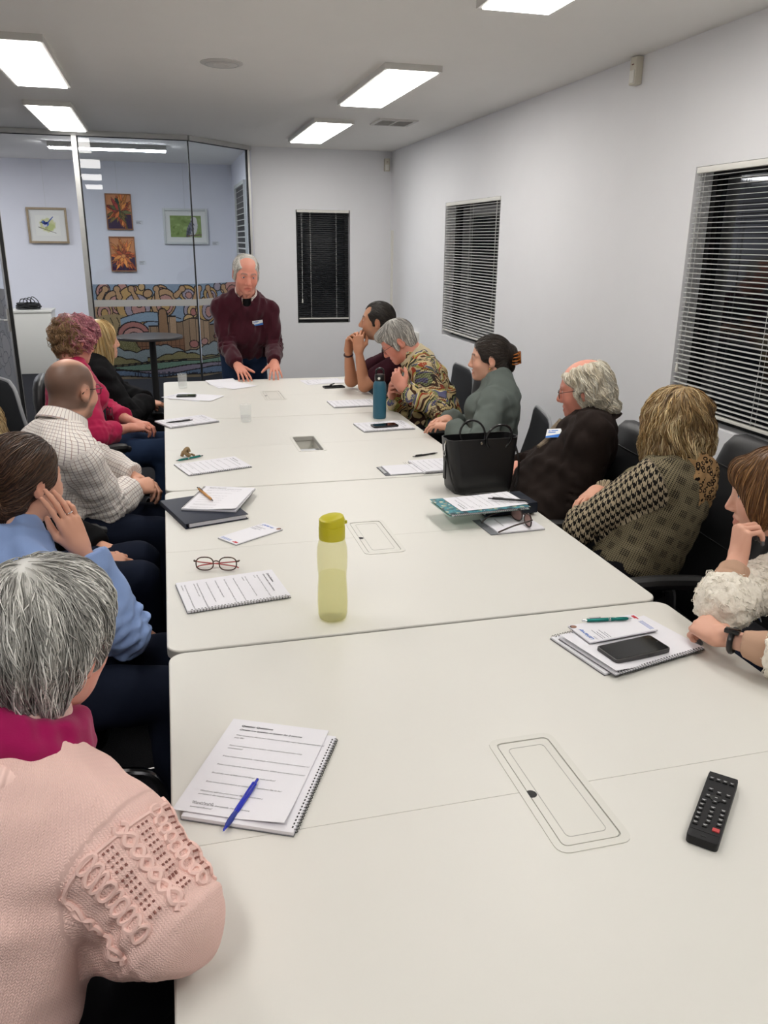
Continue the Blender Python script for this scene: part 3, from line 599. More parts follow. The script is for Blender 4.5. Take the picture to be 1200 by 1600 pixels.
    if not openbox:
        m = MB(); m.prism(rrect(bxc-hx+.0125, -hy+.014, bxc+hx-.0125, hy-.014, .011, 4), TZ-.012, TZ+.0006); l = m.build('box_lid', m_lid, r, auto=30)
        ring((hx-.028, hy-.032), (hx-.0292, hy-.0332), .010, .009, TZ-.002, TZ+.0011, 'lid_groove', m_groove, l)
        m = MB(); m.lathe([(.011, 0), (.0, .0004)], 14, (bxc-hx+.016, -.01, TZ+.0009), cap=False); m.build('finger_hole', m_rubber, l)
    else:
        for y in (-.10, -.035, .045):
            m = MB(); m.box((bxc+.012, y, TZ-.072), (.05, .045, .04)); m.box((bxc+.012, y, TZ-.05), (.02, .02, .006)); m.build('power_socket', m_white, r, bevel=.003)
        m = MB()
        for s in (-1, 1): m.lathe([(.005, 0), (.004, .004)], 10, (bxc+hx-.02, s*(hy-.03), TZ-.05)); m.lathe([(.005, 0), (.004, .004)], 10, (bxc-hx+.02, s*(hy-.03), TZ-.05))
        m.build('box_screw', m_leg, r)
    return r
table(-.056, 1.335, .462, 1.876, 'nearest white meeting table with a black remote and a closed cable lid')
table(-.060, 1.332, 1.887, 3.290, 'second white meeting table from the camera, carrying the yellow bottle and handbag')
table(-.058, 1.318, 3.301, 4.699, 'third white meeting table with an open cable box and a teal bottle', True)
table(-.060, 1.310, 4.707, 6.080, 'farthest white meeting table where the standing man leans')
# ------------------------------------------------------------------ papers
m_paper = noisy('white_paper', rgb(232,231,236), rgb(228,227,232), 8, .85, .05, .0005, spec=.1); m_text = mat('black_toner', rgb(40,40,46), .9); m_coil = mat('black_wire_coil', rgb(30,30,32), .4); m_board = noisy('grey_board', rgb(120,122,126), rgb(104,106,110), 60, .8, .1)
T1 = text_mesh('Quester Questions', .0088, bold=.0002); T2 = text_mesh('Choose one question to answer for 2 minutes', .0072, .22, bold=.00012)
T3 = text_mesh('What would you like to have known as a child that might have changed the rest of\nyour life?\n\n\nIf you could question any inventor, what would it be and with what\nconsequence?\n\n\nIf time travel were possible, what single event would you like to be present at?\n\n\nIf you could save only one endangered species, which species would you save?\n\n\nShould the natural balance of all things be made perfect?\n\n\nIf you were reincarnated as an animal, what would you like to be?\n\n\nWould you add one year to your life if it meant one year taken from the life of\nsomeone in the world selected at random?\n\n\nWhat has your life dramatically changed because of some seemingly random\nexternal influence?', .0056, .2, 1.62)
for t in (T1, T2, T3): t.materials.append(m_text)
def sheet_mesh(w, h, lift=None, th=.0006):
    n = 10; V = []; 
    for z0 in (th, 0):
        for j in range(n+1):
            for i in range(n+1):
                x, y = (i/n-.5)*w, (j/n-.5)*h; V.append((x, y, z0+(lift(x/w, y/h) if lift else 0)))
    F = []; o = (n+1)**2
    for j in range(n):
        for i in range(n): a = j*(n+1)+i; F += [(a, a+1, a+n+2, a+n+1), (o+a, o+a+n+1, o+a+n+2, o+a+1)]
    for i in range(n):
        a, b = i, i+1; F += [(a, o+a, o+b, b)]; a, b = n*(n+1)+i, n*(n+1)+i+1; F += [(b, o+b, o+a, a)]; a, b = i*(n+1), (i+1)*(n+1); F += [(b, o+b, o+a, a)]; a, b = i*(n+1)+n, (i+1)*(n+1)+n; F += [(a, o+a, o+b, b)]
    return V, F
def add_text(par, w, h, z, scribble=False):
    for t, x, y in ((T1, -.37, .415), (T2, -.37, .372), (T3, -.37, .305)):
        o = bpy.data.objects.new('printed_text', t); COL.objects.link(o); o.parent = par; o['kind'] = 'stuff'; o.location = (x*.21, y*.297, z)
    if scribble:
        m = MB(); m.tube([(-.078+.0016*k, -.122+.0022*math.sin(k*1.9)+.001*math.sin(k*.6), z) for k in range(26)], .0003, 4); m.build('handwriting', m_text, par)
def paper(x, y, z, rz, lab, w=.21, h=.297, text=True, lift=None, name='paper_sheet', scribble=False):
    V, F = sheet_mesh(w, h, lift); m = MB(); m.add(V, F); o = m.build(name, m_paper, None, smooth=True, auto=50, loc=(x, y, z), rot=(0, 0, math.radians(rz))); tag(o, lab, 'paper')
    if text: add_text(o, w, h, .0012, scribble)
    return o
def coil_mesh(L, r=.0045, n=34):
    m = MB()
    for k in range(n): y = (k+.5)/n*L-L/2; m.tube([(.001+r*1.0*math.cos(a), y+.0007*(i % 2), r*.62+r*math.sin(a)*.8) for i, a in enumerate(np.linspace(-2.9, 2.9, 9))], .0008, 4)
    return m.mesh('wire_coil', smooth=True)
def notebook(x, y, z, rz, lab, w=.21, h=.297, side=1, th=.006, text=True, cover=None, lift=None):
    """wire-bound notebook; the coil runs along its x = side*w/2 edge"""
    r = empty('notebook', (x, y, z), math.radians(rz), lab, 'notebook'); m = MB(); m.box((0, 0, .0008), (w, h, .0016)); m.build('back_cover', cover or m_board, r); m = MB(); m.box((0, 0, .0017+th/2), (w-.002, h-.003, th)); m.build('pages', m_paper, r)
    V, F = sheet_mesh(w-.003, h-.003, lift, .0004); m = MB(); m.add(V, F); s = m.build('top_sheet', m_paper, r, smooth=True, auto=50, loc=(0, 0, .0019+th))
    c = coil_mesh(h-.012); c.materials.append(m_coil); o = bpy.data.objects.new('wire_coil', c); COL.objects.link(o); o.parent = r; o.location = (side*(w/2-.001), 0, .001+th*.2)
    hl = MB()
    for k in range(30): hl.box((side*(w/2-.006), (k+.5)/30*(h-.02)-(h-.02)/2, th+.0026), (.0028, .0045, .0004))
    hl.build('punched_holes', m_coil, r)
    if text: add_text(r, w, h, .0031+th)
    return r
def pen(a, b, z, lab, cb, cg=None, ctip=None, r=.0045, name='pen', ring=None, za=None):
    """retractable pen from its point a to its button b, lying at height z"""
    A, B = Vector((*a, z+r)), Vector((*b, (za if za is not None else z)+r)); L = (B-A).length; o = empty(name, tuple(A), math.atan2(B.y-A.y, B.x-A.x), lab, 'pen'); pit = -math.atan2(B.z-A.z, math.hypot(B.x-A.x, B.y-A.y)); o.rotation_euler.y = pit; R = Matrix.Rotation(PI/2, 3, 'Y')
    m = MB(); m.lathe([(r*.82, .34*L), (r, .40*L), (r, .80*L), (r*.92, .86*L), (r*.9, .90*L)], 16, R=R); m.build('barrel', cb, o, smooth=True)
    m = MB(); m.lathe([(r*.55, .085*L), (r*.85, .12*L), (r*.98, .20*L), (r*.95, .30*L), (r*.82, .345*L)], 16, R=R); m.build('grip', cg or cb, o, smooth=True)
    m = MB(); m.lathe([(.0004, 0), (.0007, .02*L), (r*.35, .025*L), (r*.58, .088*L)], 14, R=R); m.build('tip', ctip or m_leg, o, smooth=True)
    m = MB(); m.lathe([(r*.5, .90*L), (r*.5, .985*L), (r*.35, L)], 12, R=R); m.build('button', ctip or cb, o, smooth=True)
    m = MB(); m.box((.755*L, 0, r*1.30), (.24*L, r*.75, r*.25)); m.box((.87*L, 0, r*1.1), (.02*L, r*.75, r*.6)); m.build('clip', ctip or cb, o, bevel=.0003)
    if ring: m = MB(); m.lathe([(r*1.03, .44*L), (r*1.03, .455*L)], 14, R=R); m.lathe([(r*1.03, .47*L), (r*1.03, .48*L)], 14, R=R); m.build('ring', ring, o)
    return o
mp_blue = mat('blue_translucent_plastic', rgb(30,44,176), .22); mp_blueg = mat('blue_rubber_grip', rgb(40,56,140), .7); mp_teal = mat('teal_anodised_metal', rgb(20,112,104), .3, metal=.6); mp_blk = mat('black_pen_plastic', rgb(22,22,24), .35); mp_wood = noisy('bamboo', rgb(206,150,84), rgb(176,122,62), 90, .5, .1); m_chrome = mat('chrome', rgb(215,215,218), .12, metal=1.)
Z0 = TZ+.0008
# near page on its notebook, blue pen
notebook(.119, 1.330, Z0, -26, 'near spiral notebook lying under the printed page with the blue pen', side=1, text=False)
paper(.106, 1.350, Z0+.0100, -26, 'near printed question page with the blue pen lying across it', scribble=True, lift=lambda x, y: .006*max(0, x-.1)*max(0, -y-.2)*9)
pen((.030, 1.183), (.104, 1.304), Z0+.004, 'translucent blue ballpoint pen lying on the near printed page', mp_blue, mp_blueg, mp_blue, .0052, za=Z0+.0115)
notebook(.128, 2.222, Z0, -82, 'spiral notebook with printed questions beside the folded glasses', side=1)
# glasses with red temples
r = empty('reading_glasses', (.096, 2.405, Z0), math.radians(-14), 'tortoiseshell reading glasses with red arms lying folded on the table', 'glasses'); m_tort = noisy('dark_tortoiseshell', rgb(28,24,24), rgb(110,84,70), 160, .3, 0); m_red = mat('red_acetate', rgb(176,74,74), .35); m_lens = mat('clear_lens', (1,1,1,1), .02, Transmission_Weight=1., IOR=1.02, Alpha=.25)
f = MB(); ln = MB()
for s in (-1, 1):
    pts = [(s*.036+.027*math.copysign(abs(math.cos(a))**.75, math.cos(a)), -.010+.004*math.sin(a), .023+.020*math.copysign(abs(math.sin(a))**.8, math.sin(a))) for a in np.linspace(0, 2*PI, 25)[:-1]]; f.tube(pts, .0021, 6, closed=True); ln.add(pts, [tuple(range(24))]); f.tube([(s*.062, -.009, .030), (s*.069, -.007, .031), (s*.070, .0, .030)], .0028, 6)
f.tube([(-.010, -.010, .030), (0, -.013, .034), (.010, -.010, .030)], .002, 6); f.build('frame', m_tort, r, smooth=True); ln.build('lens', m_lens, r)
for s in (-1, 1): m = MB(); m.tube(smooth_path([(s*.070, .002, .029), (s*.055, .011+.005*(s > 0), .020), (0, .016+.006*(s > 0), .012), (-s*.052, .010+.006*(s > 0), .007), (-s*.066, .004, .004)], 5), .0021, 6); m.build('arm', m_red, r, smooth=True)
# small letterhead pads (same design in two places)
m_bluep = mat('blue_print', rgb(58,110,190), .8); m_redp = mat('red_print', rgb(190,50,60), .8); m_greyp = mat('grey_print', rgb(128,128,136), .8); m_portrait = mat('portrait_print', rgb(150,110,92), .8); m_darkp = mat('dark_print', rgb(64,48,44), .8)
TL = text_mesh('LizHarvey', .0150, .2, bold=.0004); TL.materials.append(m_bluep); TC = text_mesh('.com', .010, .1); TC.materials.append(m_greyp)
def notepad(x, y, z, rz, lab):
    r = empty('letterhead_pad', (x, y, z), math.radians(rz), lab, 'notepad'); w, h = .099, .210; m = MB(); m.box((0, 0, .0007), (w, h, .0014)); m.build('backing', m_board, r); m = MB(); m.box((0, .0, .0032), (w, h, .0036)); m.build('pages', m_paper, r); z = .0053
    o = bpy.data.objects.new('letterhead', TL); COL.objects.link(o); o.parent = r; o.location = (-.040, .084, z); o = bpy.data.objects.new('letterhead', TC); COL.objects.link(o); o.parent = r; o.location = (-.046, .075, z)
    m = MB(); m.lathe([(.0075, 0), (.0075, .0002)], 16, (.039, .094, z)); m.m = 1; m.lathe([(.0085, 0), (.0085, .0001)], 16, (.039, .0965, z)); m.build('portrait', [m_portrait, m_darkp], r)
    m = MB(); 
    for k, q in enumerate((.05, .038, .045, .03)): m.box((-.044+q/2, .062-k*.007-(.004 if k > 1 else 0), z), (q, .0016, .0003))
    m.build('address_lines', m_greyp, r); m = MB(); m.box((.034, -.094, z), (.016, .010, .0004)); m.box((.022, -.096, z), (.006, .004, .0004)); m.build('red_emblem', m_redp, r)
    m = MB(); 
    for k in range(3): m.box((-.018, -.088-k*.005, z), (.05, .0014, .0003))
    m.build('footer_lines', m_bluep, r); return r
notepad(.230, 2.702, Z0, -56, 'letterhead notepad lying alone left of the yellow bottle')
# dark folder with notebook and wooden pen
m_navy = noisy('navy_vinyl', rgb(40,46,62), rgb(34,38,52), 40, .55, .1)
r = empty('ring_folder', (.082, 2.990, Z0), math.radians(16), 'closed dark navy folder under the notebook with the wooden pen', 'folder'); m = MB(); m.box((0, 0, .0012), (.235, .315, .0024)); m.build('back_cover', m_navy, r, bevel=.0008); m = MB(); m.box((.004, 0, .010), (.215, .30, .015)); m.build('pages', m_paper, r); m = MB(); m.box((0, 0, .0190), (.235, .315, .0024)); m.build('front_cover', m_navy, r, bevel=.0008); m = MB(); m.box((-.1185, 0, .0101), (.004, .315, .0195)); m.build('spine', m_navy, r, bevel=.001)
notebook(.148, 3.068, Z0+.0208, -20, 'spiral notebook of questions resting on the dark folder', side=-1, lift=lambda x, y: .004*max(0, x)*4*(.5-y))
pen((.120, 3.010), (.068, 3.205), Z0+.0312, 'wooden ballpoint pen on the notebook over the dark folder', mp_wood, mp_wood, mp_blk, .0050)
notebook(.153, 3.652, Z0, -73, 'question booklet with a teal pen at its far corner', side=1, th=.003)
pen((-.010, 3.765), (.118, 3.838), Z0+.001, 'teal pen beside the small brown trinket', mp_teal, mp_teal, mp_blk, .0046, ring=m_chrome)
m = MB(); rr = np.random.RandomState(5); m_trink = noisy('tan_leather', rgb(176,150,110), rgb(110,88,62), 70, .7, .4, .004)
r = empty('trinket', (.042, 3.842, Z0), .3, 'small knotted tan trinket on the table behind the teal pen', 'trinket')
m = MB(); m.tube(smooth_path([(-.022, 0, .010), (-.008, .016, .024), (.012, .010, .012), (.006, -.014, .010), (-.012, -.008, .030), (.008, .004, .042), (.014, .0, .024)], 6), .0085, 8); m.build('knot', m_trink, r, smooth=True); m = MB(); m.tube(smooth_path([(.014, .004, .010), (.030, .012, .008), (.036, -.004, .006)], 5), .005, 7); m.build('tail', m_trink, r, smooth=True)
notebook(.066, 4.645, Z0, -66, 'spiral notebook overhanging the left table edge with a black pen on it', side=1)
pen((-.050, 4.585), (.098, 4.636), Z0+.0098, 'black pen on the notebook that overhangs the left table edge', mp_blk, mp_blk, mp_blk)
paper(.105, 5.440, Z0, 48, 'question page turned askew under the black phone near the far left corner'); paper(.150, 5.410, Z0+.0022, 62, 'second askew page lying on the one under the far left phone', text=False)
m_phone = mat('phone_black', rgb(16,16,18), .3); m_screen = mat('phone_screen', rgb(8,8,10), .06)
def phone(x, y, z, rz, lab, L=.155, w=.074, th=.009, case=None):
    r = empty('phone', (x, y, z), math.radians(rz), lab, 'phone'); m = MB(); m.prism(rrect(-L/2, -w/2, L/2, w/2, .009, 4), 0, th); m.build('case', case or m_phone, r, bevel=.0012); m = MB(); m.prism(rrect(-L/2+.0035, -w/2+.0035, L/2-.0035, w/2-.0035, .007, 4), th, th+.0006); m.build('screen', m_screen, r, auto=30)
    m = MB(); m.box((.02, -w/2-.0006, th/2), (.018, .0014, .003)); m.build('side_button', m_phone, r); m = MB(); m.lathe([(.0022, 0), (.0018, .0003)], 12, (L/2-.010, 0, th+.0006)); m.build('front_camera', m_coil, r); return r
phone(.085, 5.445, Z0+.0036, -8, 'black phone on the askew pages at the far left', .125, .065)
paper(.375, 5.905, Z0, 15, 'blank sheet by the right hand of the standing man', text=False, lift=lambda x, y: .012*max(0, y)**2*4); paper(.415, 5.845, Z0+.0016, 32, 'second blank sheet fanned over the one near the standing man', text=False)
paper(1.075, 5.88, Z0, 98, 'printed page in front of the man with clasped hands'); paper(1.15, 5.86, Z0+.0022, 84, 'upper printed page in front of the man with clasped hands', w=.148, h=.21, text=False)
phone(1.105, 5.615, Z0, 6, 'black phone with a black pen lying over it at the far end', .15, .075); pen((1.13, 5.70), (1.07, 5.60), Z0+.011, 'short black pen lying across the far phone', mp_blk, mp_blk, mp_blk)
notebook(1.105, 4.985, Z0, -88, 'spiral notebook beyond the teal bottle', side=1); notebook(1.128, 4.295, Z0, -86, 'spiral notebook carrying a phone, in front of the teal bottle', side=1)
phone(1.125, 4.270, Z0+.0098, 6, 'black phone with dark red glow on the notebook by the teal bottle', .145, .07)
# pads left of the handbag
r = empty('clip_pad', (.985, 3.400, Z0), math.radians(-88), 'grey covered writing pad left of the handbag', 'notepad'); m = MB(); m.box((0, 0, .001), (.148, .21, .002)); m.build('board', m_board, r); m = MB(); m.box((0, .012, .004), (.146, .186, .004)); m.build('pages', m_paper, r); m = MB(); m.box((0, -.097, .0045), (.10, .012, .004)); m.build('clip', m_leg, r)
notebook(1.150, 3.425, Z0, -86, 'small spiral notebook half hidden behind the black handbag', .21, .20, 1, .008); pen((1.235, 3.655), (1.092, 3.608), Z0, 'black pen on the bare table just behind the handbag', mp_blk, mp_blk, mp_blk)
# ------------------------------------------------------------------ handbag
m_bag = noisy('black_bag_leather', rgb(20,20,22), rgb(15,15,17), 220, .42, .25, .0008, spec=.5); m_bagin = mat('bag_lining', rgb(12,12,13), .8)
r = empty('handbag', (1.212, 3.055, Z0), math.radians(2), 'black leather tote handbag with ring handles standing at the table edge', 'handbag')
def bagloop(w, d, z, rr=.03, n=5): return [(*p, z) for p in rrect(-w/2, -d/2, w/2, d/2, rr, n)]
def loft(loops, cap0=True, cap1=True):
    m = MB(); n = len(loops[0]); m.add([p for l in loops for p in l], [(k*n+i, k*n+(i+1) % n, (k+1)*n+(i+1) % n, (k+1)*n+i) for k in range(len(loops)-1) for i in range(n)]+([tuple(range(n-1, -1, -1))] if cap0 else [])+([tuple(range((len(loops)-1)*n, len(loops)*n))] if cap1 else [])); return m
H_ = .225
lo = [bagloop(.245, .125, 0, .02), bagloop(.262, .140, .012, .03), bagloop(.275, .150, .08, .035), bagloop(.295, .140, .16, .04), bagloop(.310, .125, H_, .035), bagloop(.302, .117, H_, .033), bagloop(.285, .12, H_-.05, .03), bagloop(.25, .11, .03, .02)]
for l in lo[3:6]:
    for i, p in enumerate(l): l[i] = (p[0], p[1]*(1-.12*math.cos(p[0]*9)), p[2]-(.012*(abs(p[0]) < .08 and abs(p[1]) > .04)))
loft(lo).build('body', m_bag, r, smooth=True, auto=50)
m = MB(); m.box((0, 0, H_-.07), (.255, .10, .004)); m.build('inner_pouch', m_bagin, r)
for s, lean in ((-1, -.5), (1, .35)):
    m = MB(); cz = H_-.004 if s > 0 else H_+.006; rad = .056; pts = [(.035+(-.045 if s > 0 else .02)+rad*math.cos(a), s*.055-(.014 if s < 0 else 0)+math.sin(a)*rad*.25*s, cz+rad*math.sin(a)) for a in np.linspace(0, 2*PI, 33)[:-1]]; m.tube(pts, .0048, 8, closed=True); m.build('ring_handle', mat('dark_ring', rgb(26,25,27), .25), r, smooth=True)
for s in (-1, 1):
    m = MB(); m.box((s*.150, 0, .14), (.006, .022, .17)); m.build('side_strap', m_bag, r, bevel=.001); m = MB(); m.tube([(s*.157, .010*math.cos(a)-.01, .165+.012*math.sin(a)) for a in np.linspace(0, 2*PI, 17)[:-1]], .0018, 6, closed=True); m.tube([(s*.155, -.008, .178), (s*.158, -.012, .200), (s*.150, -.012, .222)], .0032, 6); m.build('metal_ring', m_chrome, r, smooth=True)
m = MB(); m.tube(smooth_path([(.158, -.01, .18), (.168, -.03, .12), (.166, -.035, .05), (.150, -.05, .010)], 6), .005, 6, flat=.4); m.build('shoulder_strap', m_bag, r, smooth=True); m = MB(); m.tube(smooth_path([(-.158, -.01, .165), (-.150, -.035, .12), (-.142, -.075, .05), (-.11, -.088, .008), (.05, -.10, .008), (.12, -.085, .008)], 6), .005, 6, flat=.5); m.build('loose_strap', m_bag, r, smooth=True)
m = MB(); m.lathe([(.006, 0), (.005, .003)], 12, (-.02, -.066, H_-.014), R=Matrix.Rotation(PI/2, 3, 'X')); m.build('snap_stud', m_chrome, r)
# ------------------------------------------------------------------ stack of books, sunglasses pad
m_navybook = noisy('navy_cloth_cover', rgb(26,34,48), rgb(22,28,40), 60, .6, .15)
r = empty('diary', (1.200, 2.752, Z0+.0085), math.radians(3), 'thick dark navy diary at the bottom of the book stack', 'book'); m = MB(); m.box((0, 0, .0015), (.215, .155, .003)); m.box((0, 0, .0385), (.215, .155, .003)); m.box((0, -.076, .020), (.215, .003, .040)); m.build('cover', m_navybook, r, bevel=.001); m = MB(); m.box((.0, .002, .020), (.205, .148, .034)); m.build('pages', m_paper, r)
m_pat = bpy.data.materials.new('teal_floral_cover'); m_pat.use_nodes = True; t = NT(m_pat); vo = t.n('TexVoronoi', i_Vector=t.coord(), i_Scale=42., i_Randomness=1.); nz = t.n('TexNoise', i_Vector=t.coord(), i_Scale=28., i_Detail=3)
t.color(t.mix(t.math('LESS_THAN', vo.outputs['Distance'], .36), t.ramp(nz.outputs[0], [(.35, rgb(24,84,104)), (.5, rgb(60,140,150)), (.62, rgb(18,40,54))]), t.ramp(nz.outputs[0], [(.4, rgb(214,206,176)), (.55, rgb(120,150,130)), (.7, rgb(180,96,84))])))
m_mint = mat('mint_inner_cover', rgb(186,216,206), .6)
r = empty('patterned_notebook', (1.078, 2.688, Z0+.049), math.radians(4), 'teal floral spiral notebook lying on the navy diary', 'notebook'); m = MB(); m.box((0, 0, .0012), (.320, .185, .0012)); m.build('back_cover', m_mint, r); m = MB(); m.box((.004, .0, .0055), (.305, .180, .0066)); m.build('pages', m_paper, r); V, F = sheet_mesh(.325, .188, lambda x, y: .006*max(0, -x-.2), .001); m = MB(); m.add(V, F); m.build('front_cover', m_pat, r, smooth=True, auto=50, loc=(0, 0, .0095))
c = coil_mesh(.29, .0055, 40); c.materials.append(m_coil); o = link('wire_coil', c, None, r, (0, -.0935, .002), (0, 0, -PI/2))
paper(1.105, 2.700, Z0+.0605, 96, 'printed page on top of the book stack by the handbag', .165, .275, text=False, lift=lambda x, y: .003*abs(y)); 
o = bpy.data.objects['paper_sheet.%03d' % (len([q for q in bpy.data.objects if q.name.startswith('paper_sheet')])-1)]
for t_, x_, y_ in ((T1, -.37, .415), (T2, -.37, .372), (T3, -.37, .305)): q_ = bpy.data.objects.new('printed_text', t_); COL.objects.link(q_); q_.parent = o; q_['kind'] = 'stuff'; q_.location = (x_*.165, y_*.275, .0022); q_.scale = (.78, .9, 1)
pen((1.262, 2.640), (1.118, 2.706), Z0+.066, 'slim black pen on top of the book stack', mp_blk, mp_blk, mp_blk)
r = empty('writing_pad', (1.155, 2.590, Z0), math.radians(-87), 'grey edged writing pad under the sunglasses', 'notepad'); m = MB(); m.box((0, 0, .001), (.165, .212, .002)); m.build('board', m_board, r); m = MB(); m.box((.002, .014, .0045), (.16, .182, .005)); m.build('pages', m_paper, r); m = MB(); m.tube([(-.055+.002*k, -.03+.003*math.sin(k*1.7), .0073) for k in range(40)], .0003, 4); m.build('handwriting', m_text, r)
m_sun = mat('brown_acetate', rgb(52,38,36), .25); m_sunl = mat('tinted_lens', rgb(150,118,112), .08, spec=.7)
r = empty('sunglasses', (1.178, 2.572, Z0+.0078), math.radians(-80), 'brown tinted sunglasses lying on the writing pad', 'sunglasses'); f = MB(); ln = MB()
for s in (-1, 1):
    pts = [(s*.036+.029*math.copysign(abs(math.cos(a))**.85, math.cos(a)), .030-.010*(abs(s*.036+.029*math.cos(a))/.065)**2, .0235+.0225*math.sin(a)) for a in np.linspace(0, 2*PI, 25)[:-1]]; f.tube(pts, .0028, 7, closed=True); ln.add(pts, [tuple(range(24))])
f.tube([(-.010, .031, .032), (0, .033, .035), (.010, .031, .032)], .0026, 6); f.build('frame', m_sun, r, smooth=True); ln.build('lens', m_sunl, r)
for s in (-1, 1): m = MB(); m.tube(smooth_path([(s*.066, .022, .034), (s*.072, .0, .033), (s*.070, -.06, .024), (s*.062, -.098, .010), (s*.056, -.112, .003)], 5), [.0036]*2+[.0030]*18+[.0026], 6); m.build('arm', m_sun, r, smooth=True)
# ------------------------------------------------------------------ right front place
notebook(1.075, 1.655, Z0, 102, 'spiral notebook under the loose page, right front place', side=1, th=.004, text=False); 
notebook(1.090, 1.638, Z0+.0072, -77, 'open spiral notebook with the big phone on it, right front place', side=1, th=.004, text=False, lift=lambda x, y: .007*max(0, -y-.25)*4+.002*max(0, -y))
notepad(1.076, 1.706, Z0+.0190, 96.5, 'letterhead notepad beside the big phone under the teal pen')
pen((1.150, 1.733), (1.010, 1.752), Z0+.0246, 'teal metal ballpoint pen on the letterhead notepad by the big phone', mp_teal, mp_teal, m_chrome, .0052, ring=m_chrome)
phone(1.068, 1.590, Z0+.0166, 8.5, 'large black phone in a grey case on the open notebook', .168, .080, .0105, mat('dark_grey_case', rgb(62,60,60), .45))
# remote control
m_rem = noisy('remote_plastic', rgb(30,30,32), rgb(26,26,28), 300, .5, .1, .0004); m_btn = mat('rubber_button', rgb(14,14,15), .6); m_mark = mat('white_marking', rgb(200,200,200), .7); m_redb = mat('red_marking', rgb(196,70,70), .6)
r = empty('remote_control', (.896, 1.030, Z0), math.radians(44-90), 'black remote control with white marked buttons lying on the near table', 'remote'); m = MB(); m.prism(rrect(-.0265, -.104, .0265, .104, .007, 4), 0, .017); m.build('body', m_rem, r, bevel=.002, seg=2); m = MB(); m.prism(rrect(-.0255, -.083, .0255, .102, .002, 3), .017, .0176); m.build('face_plate', m_rem, r)
rows = [(.078, (-.018,-.006,.006,.018)), (.042, (-.013,)), (.038, (.002, .018)), (.020, (-.014, .0)), (.018, (.014,)), (.008, (0,)), (.002, (-.018,)), (-.012, (-.019, 0, .018)), (-.026, (-.019, 0, .018)), (-.040, (-.019, 0, .018)), (-.054, (-.019, 0, .018)), (-.068, (-.019, -.003))]
for y, xs in rows:
    for x in xs:
        m = MB(); m.box((x, y, .0185), (.0085, .0068, .0030)); b = m.build('button', m_btn, r, bevel=.0008); m = MB(); m.box((x, y+.0007, .0203), (.0045, .0014, .0003)); m.box((x, y+.0058, .0178), (.007, .0014, .0003)); m.build('button_marking', m_mark, b)
m = MB(); m.lathe([(.010, 0), (.010, .002), (.007, .0026)], 20, (0, .020, .0175)); m.build('direction_ring', m_btn, r)
m = MB(); m.box((.016, -.070, .0185), (.012, .009, .003)); b = m.build('red_button', m_redb, r, bevel=.001); m = MB(); m.box((0, -.094, .0174), (.008, .004, .001)); m.build('rear_notch', m_btn, r)
# ------------------------------------------------------------------ bottles and tumblers
m_yel = mat('yellow_lid_plastic', rgb(196,186,28), .38); m_ybody = mat('pale_yellow_clear_plastic', rgb(250,247,206), .25)
def see_through(m, tint, amount, fres=None):
    t = m.node_tree; o = t.nodes['Material Output']; p = t.nodes['Principled BSDF']; x = t.nodes.new('ShaderNodeMixShader'); a = t.nodes.new('ShaderNodeBsdfTransparent'); a.inputs[0].default_value = tint; x.inputs[0].default_value = amount
    t.links.new(p.outputs[0], x.inputs[1]); t.links.new(a.outputs[0], x.inputs[2]); t.links.new(x.outputs[0], o.inputs['Surface'])
see_through(m_ybody, (.985,.98,.90,1), .80); m_water = mat('still_water', rgb(250,250,215), .03); see_through(m_water, (.985,.985,.86,1), .86)
r = empty('water_bottle', (.382, 1.985, Z0), .4, 'translucent yellow water bottle with a lime lid, half full', 'bottle')
pr = [(.030, .0), (.0375, .004), (.0405, .015), (.0415, .05), (.0405, .09), (.0385, .118), (.0385, .130), (.0405, .150), (.0415, .180), (.0405, .205), (.036, .225), (.0325, .234)]
inn = [(q-.0018, max(z, .003)) for q, z in pr]; m = MB(); m.lathe(pr+inn[::-1], 40, cap=True); m.build('body', m_ybody, r, smooth=True, auto=60)
win = [(q-.0024, max(z, .0036)) for q, z in pr if z <= .130]; m = MB(); m.lathe(win+[(.0001, .130)], 40, cap=True); m.build('water', m_water, r, smooth=True, auto=50)
m = MB(); m.lathe([(.0345, .232), (.0352, .238), (.0352, .262), (.0345, .268), (.030, .268)], 36); m.build('collar', m_yel, r, smooth=True, auto=40)
cap = [[(*p, z) for p in rrect(-.034, -.030, .034, .030, .028, 6)] for z in (.266, .286)]+[[(p[0]*.9, p[1]*.9, .292+p[0]*.09) for p in rrect(-.034, -.030, .034, .030, .028, 6)]]; loft(cap).build('flip_cap', m_yel, r, smooth=True, auto=40); m = MB(); m.box((.037, 0, .272), (.012, .022, .010)); m.build('cap_tab', m_yel, r, bevel=.003)
m = MB(); 
for k in range(5): m.box((-.006+k*.003, -.0409, .027), (.0018, .0006, .006))
m.build('embossed_mark', m_ybody, r)
m_tealb = mat('teal_powder_coat', rgb(38,92,112), .45); r = empty('steel_bottle', (1.164, 4.535, Z0), 0, 'teal insulated steel bottle with black loop lid', 'bottle'); m = MB(); m.lathe([(.036, 0), (.0385, .004), (.039, .012), (.039, .185), (.036, .205), (.029, .216), (.027, .222)], 36); m.build('body', m_tealb, r, smooth=True, auto=40); m = MB(); m.lathe([(.0285, .219), (.030, .223), (.030, .252), (.027, .257), (.001, .257)], 32); l = m.build('lid', m_phone, r, smooth=True, auto=40); m = MB(); m.tube(smooth_path([(-.022, 0, .250), (-.022, 0, .276), (-.010, 0, .288), (.010, 0, .288), (.022, 0, .276), (.022, 0, .250)], 5), .0055, 8); m.build('loop_handle', m_phone, r, smooth=True); m = MB(); m.lathe([(.008, 0), (.008, .001)], 16, (-.012, -.0285, .236), R=Matrix.Rotation(PI/2, 3, 'X') @ Matrix.Rotation(0, 3, 'Z')); m.build('round_emblem', m_white, r)
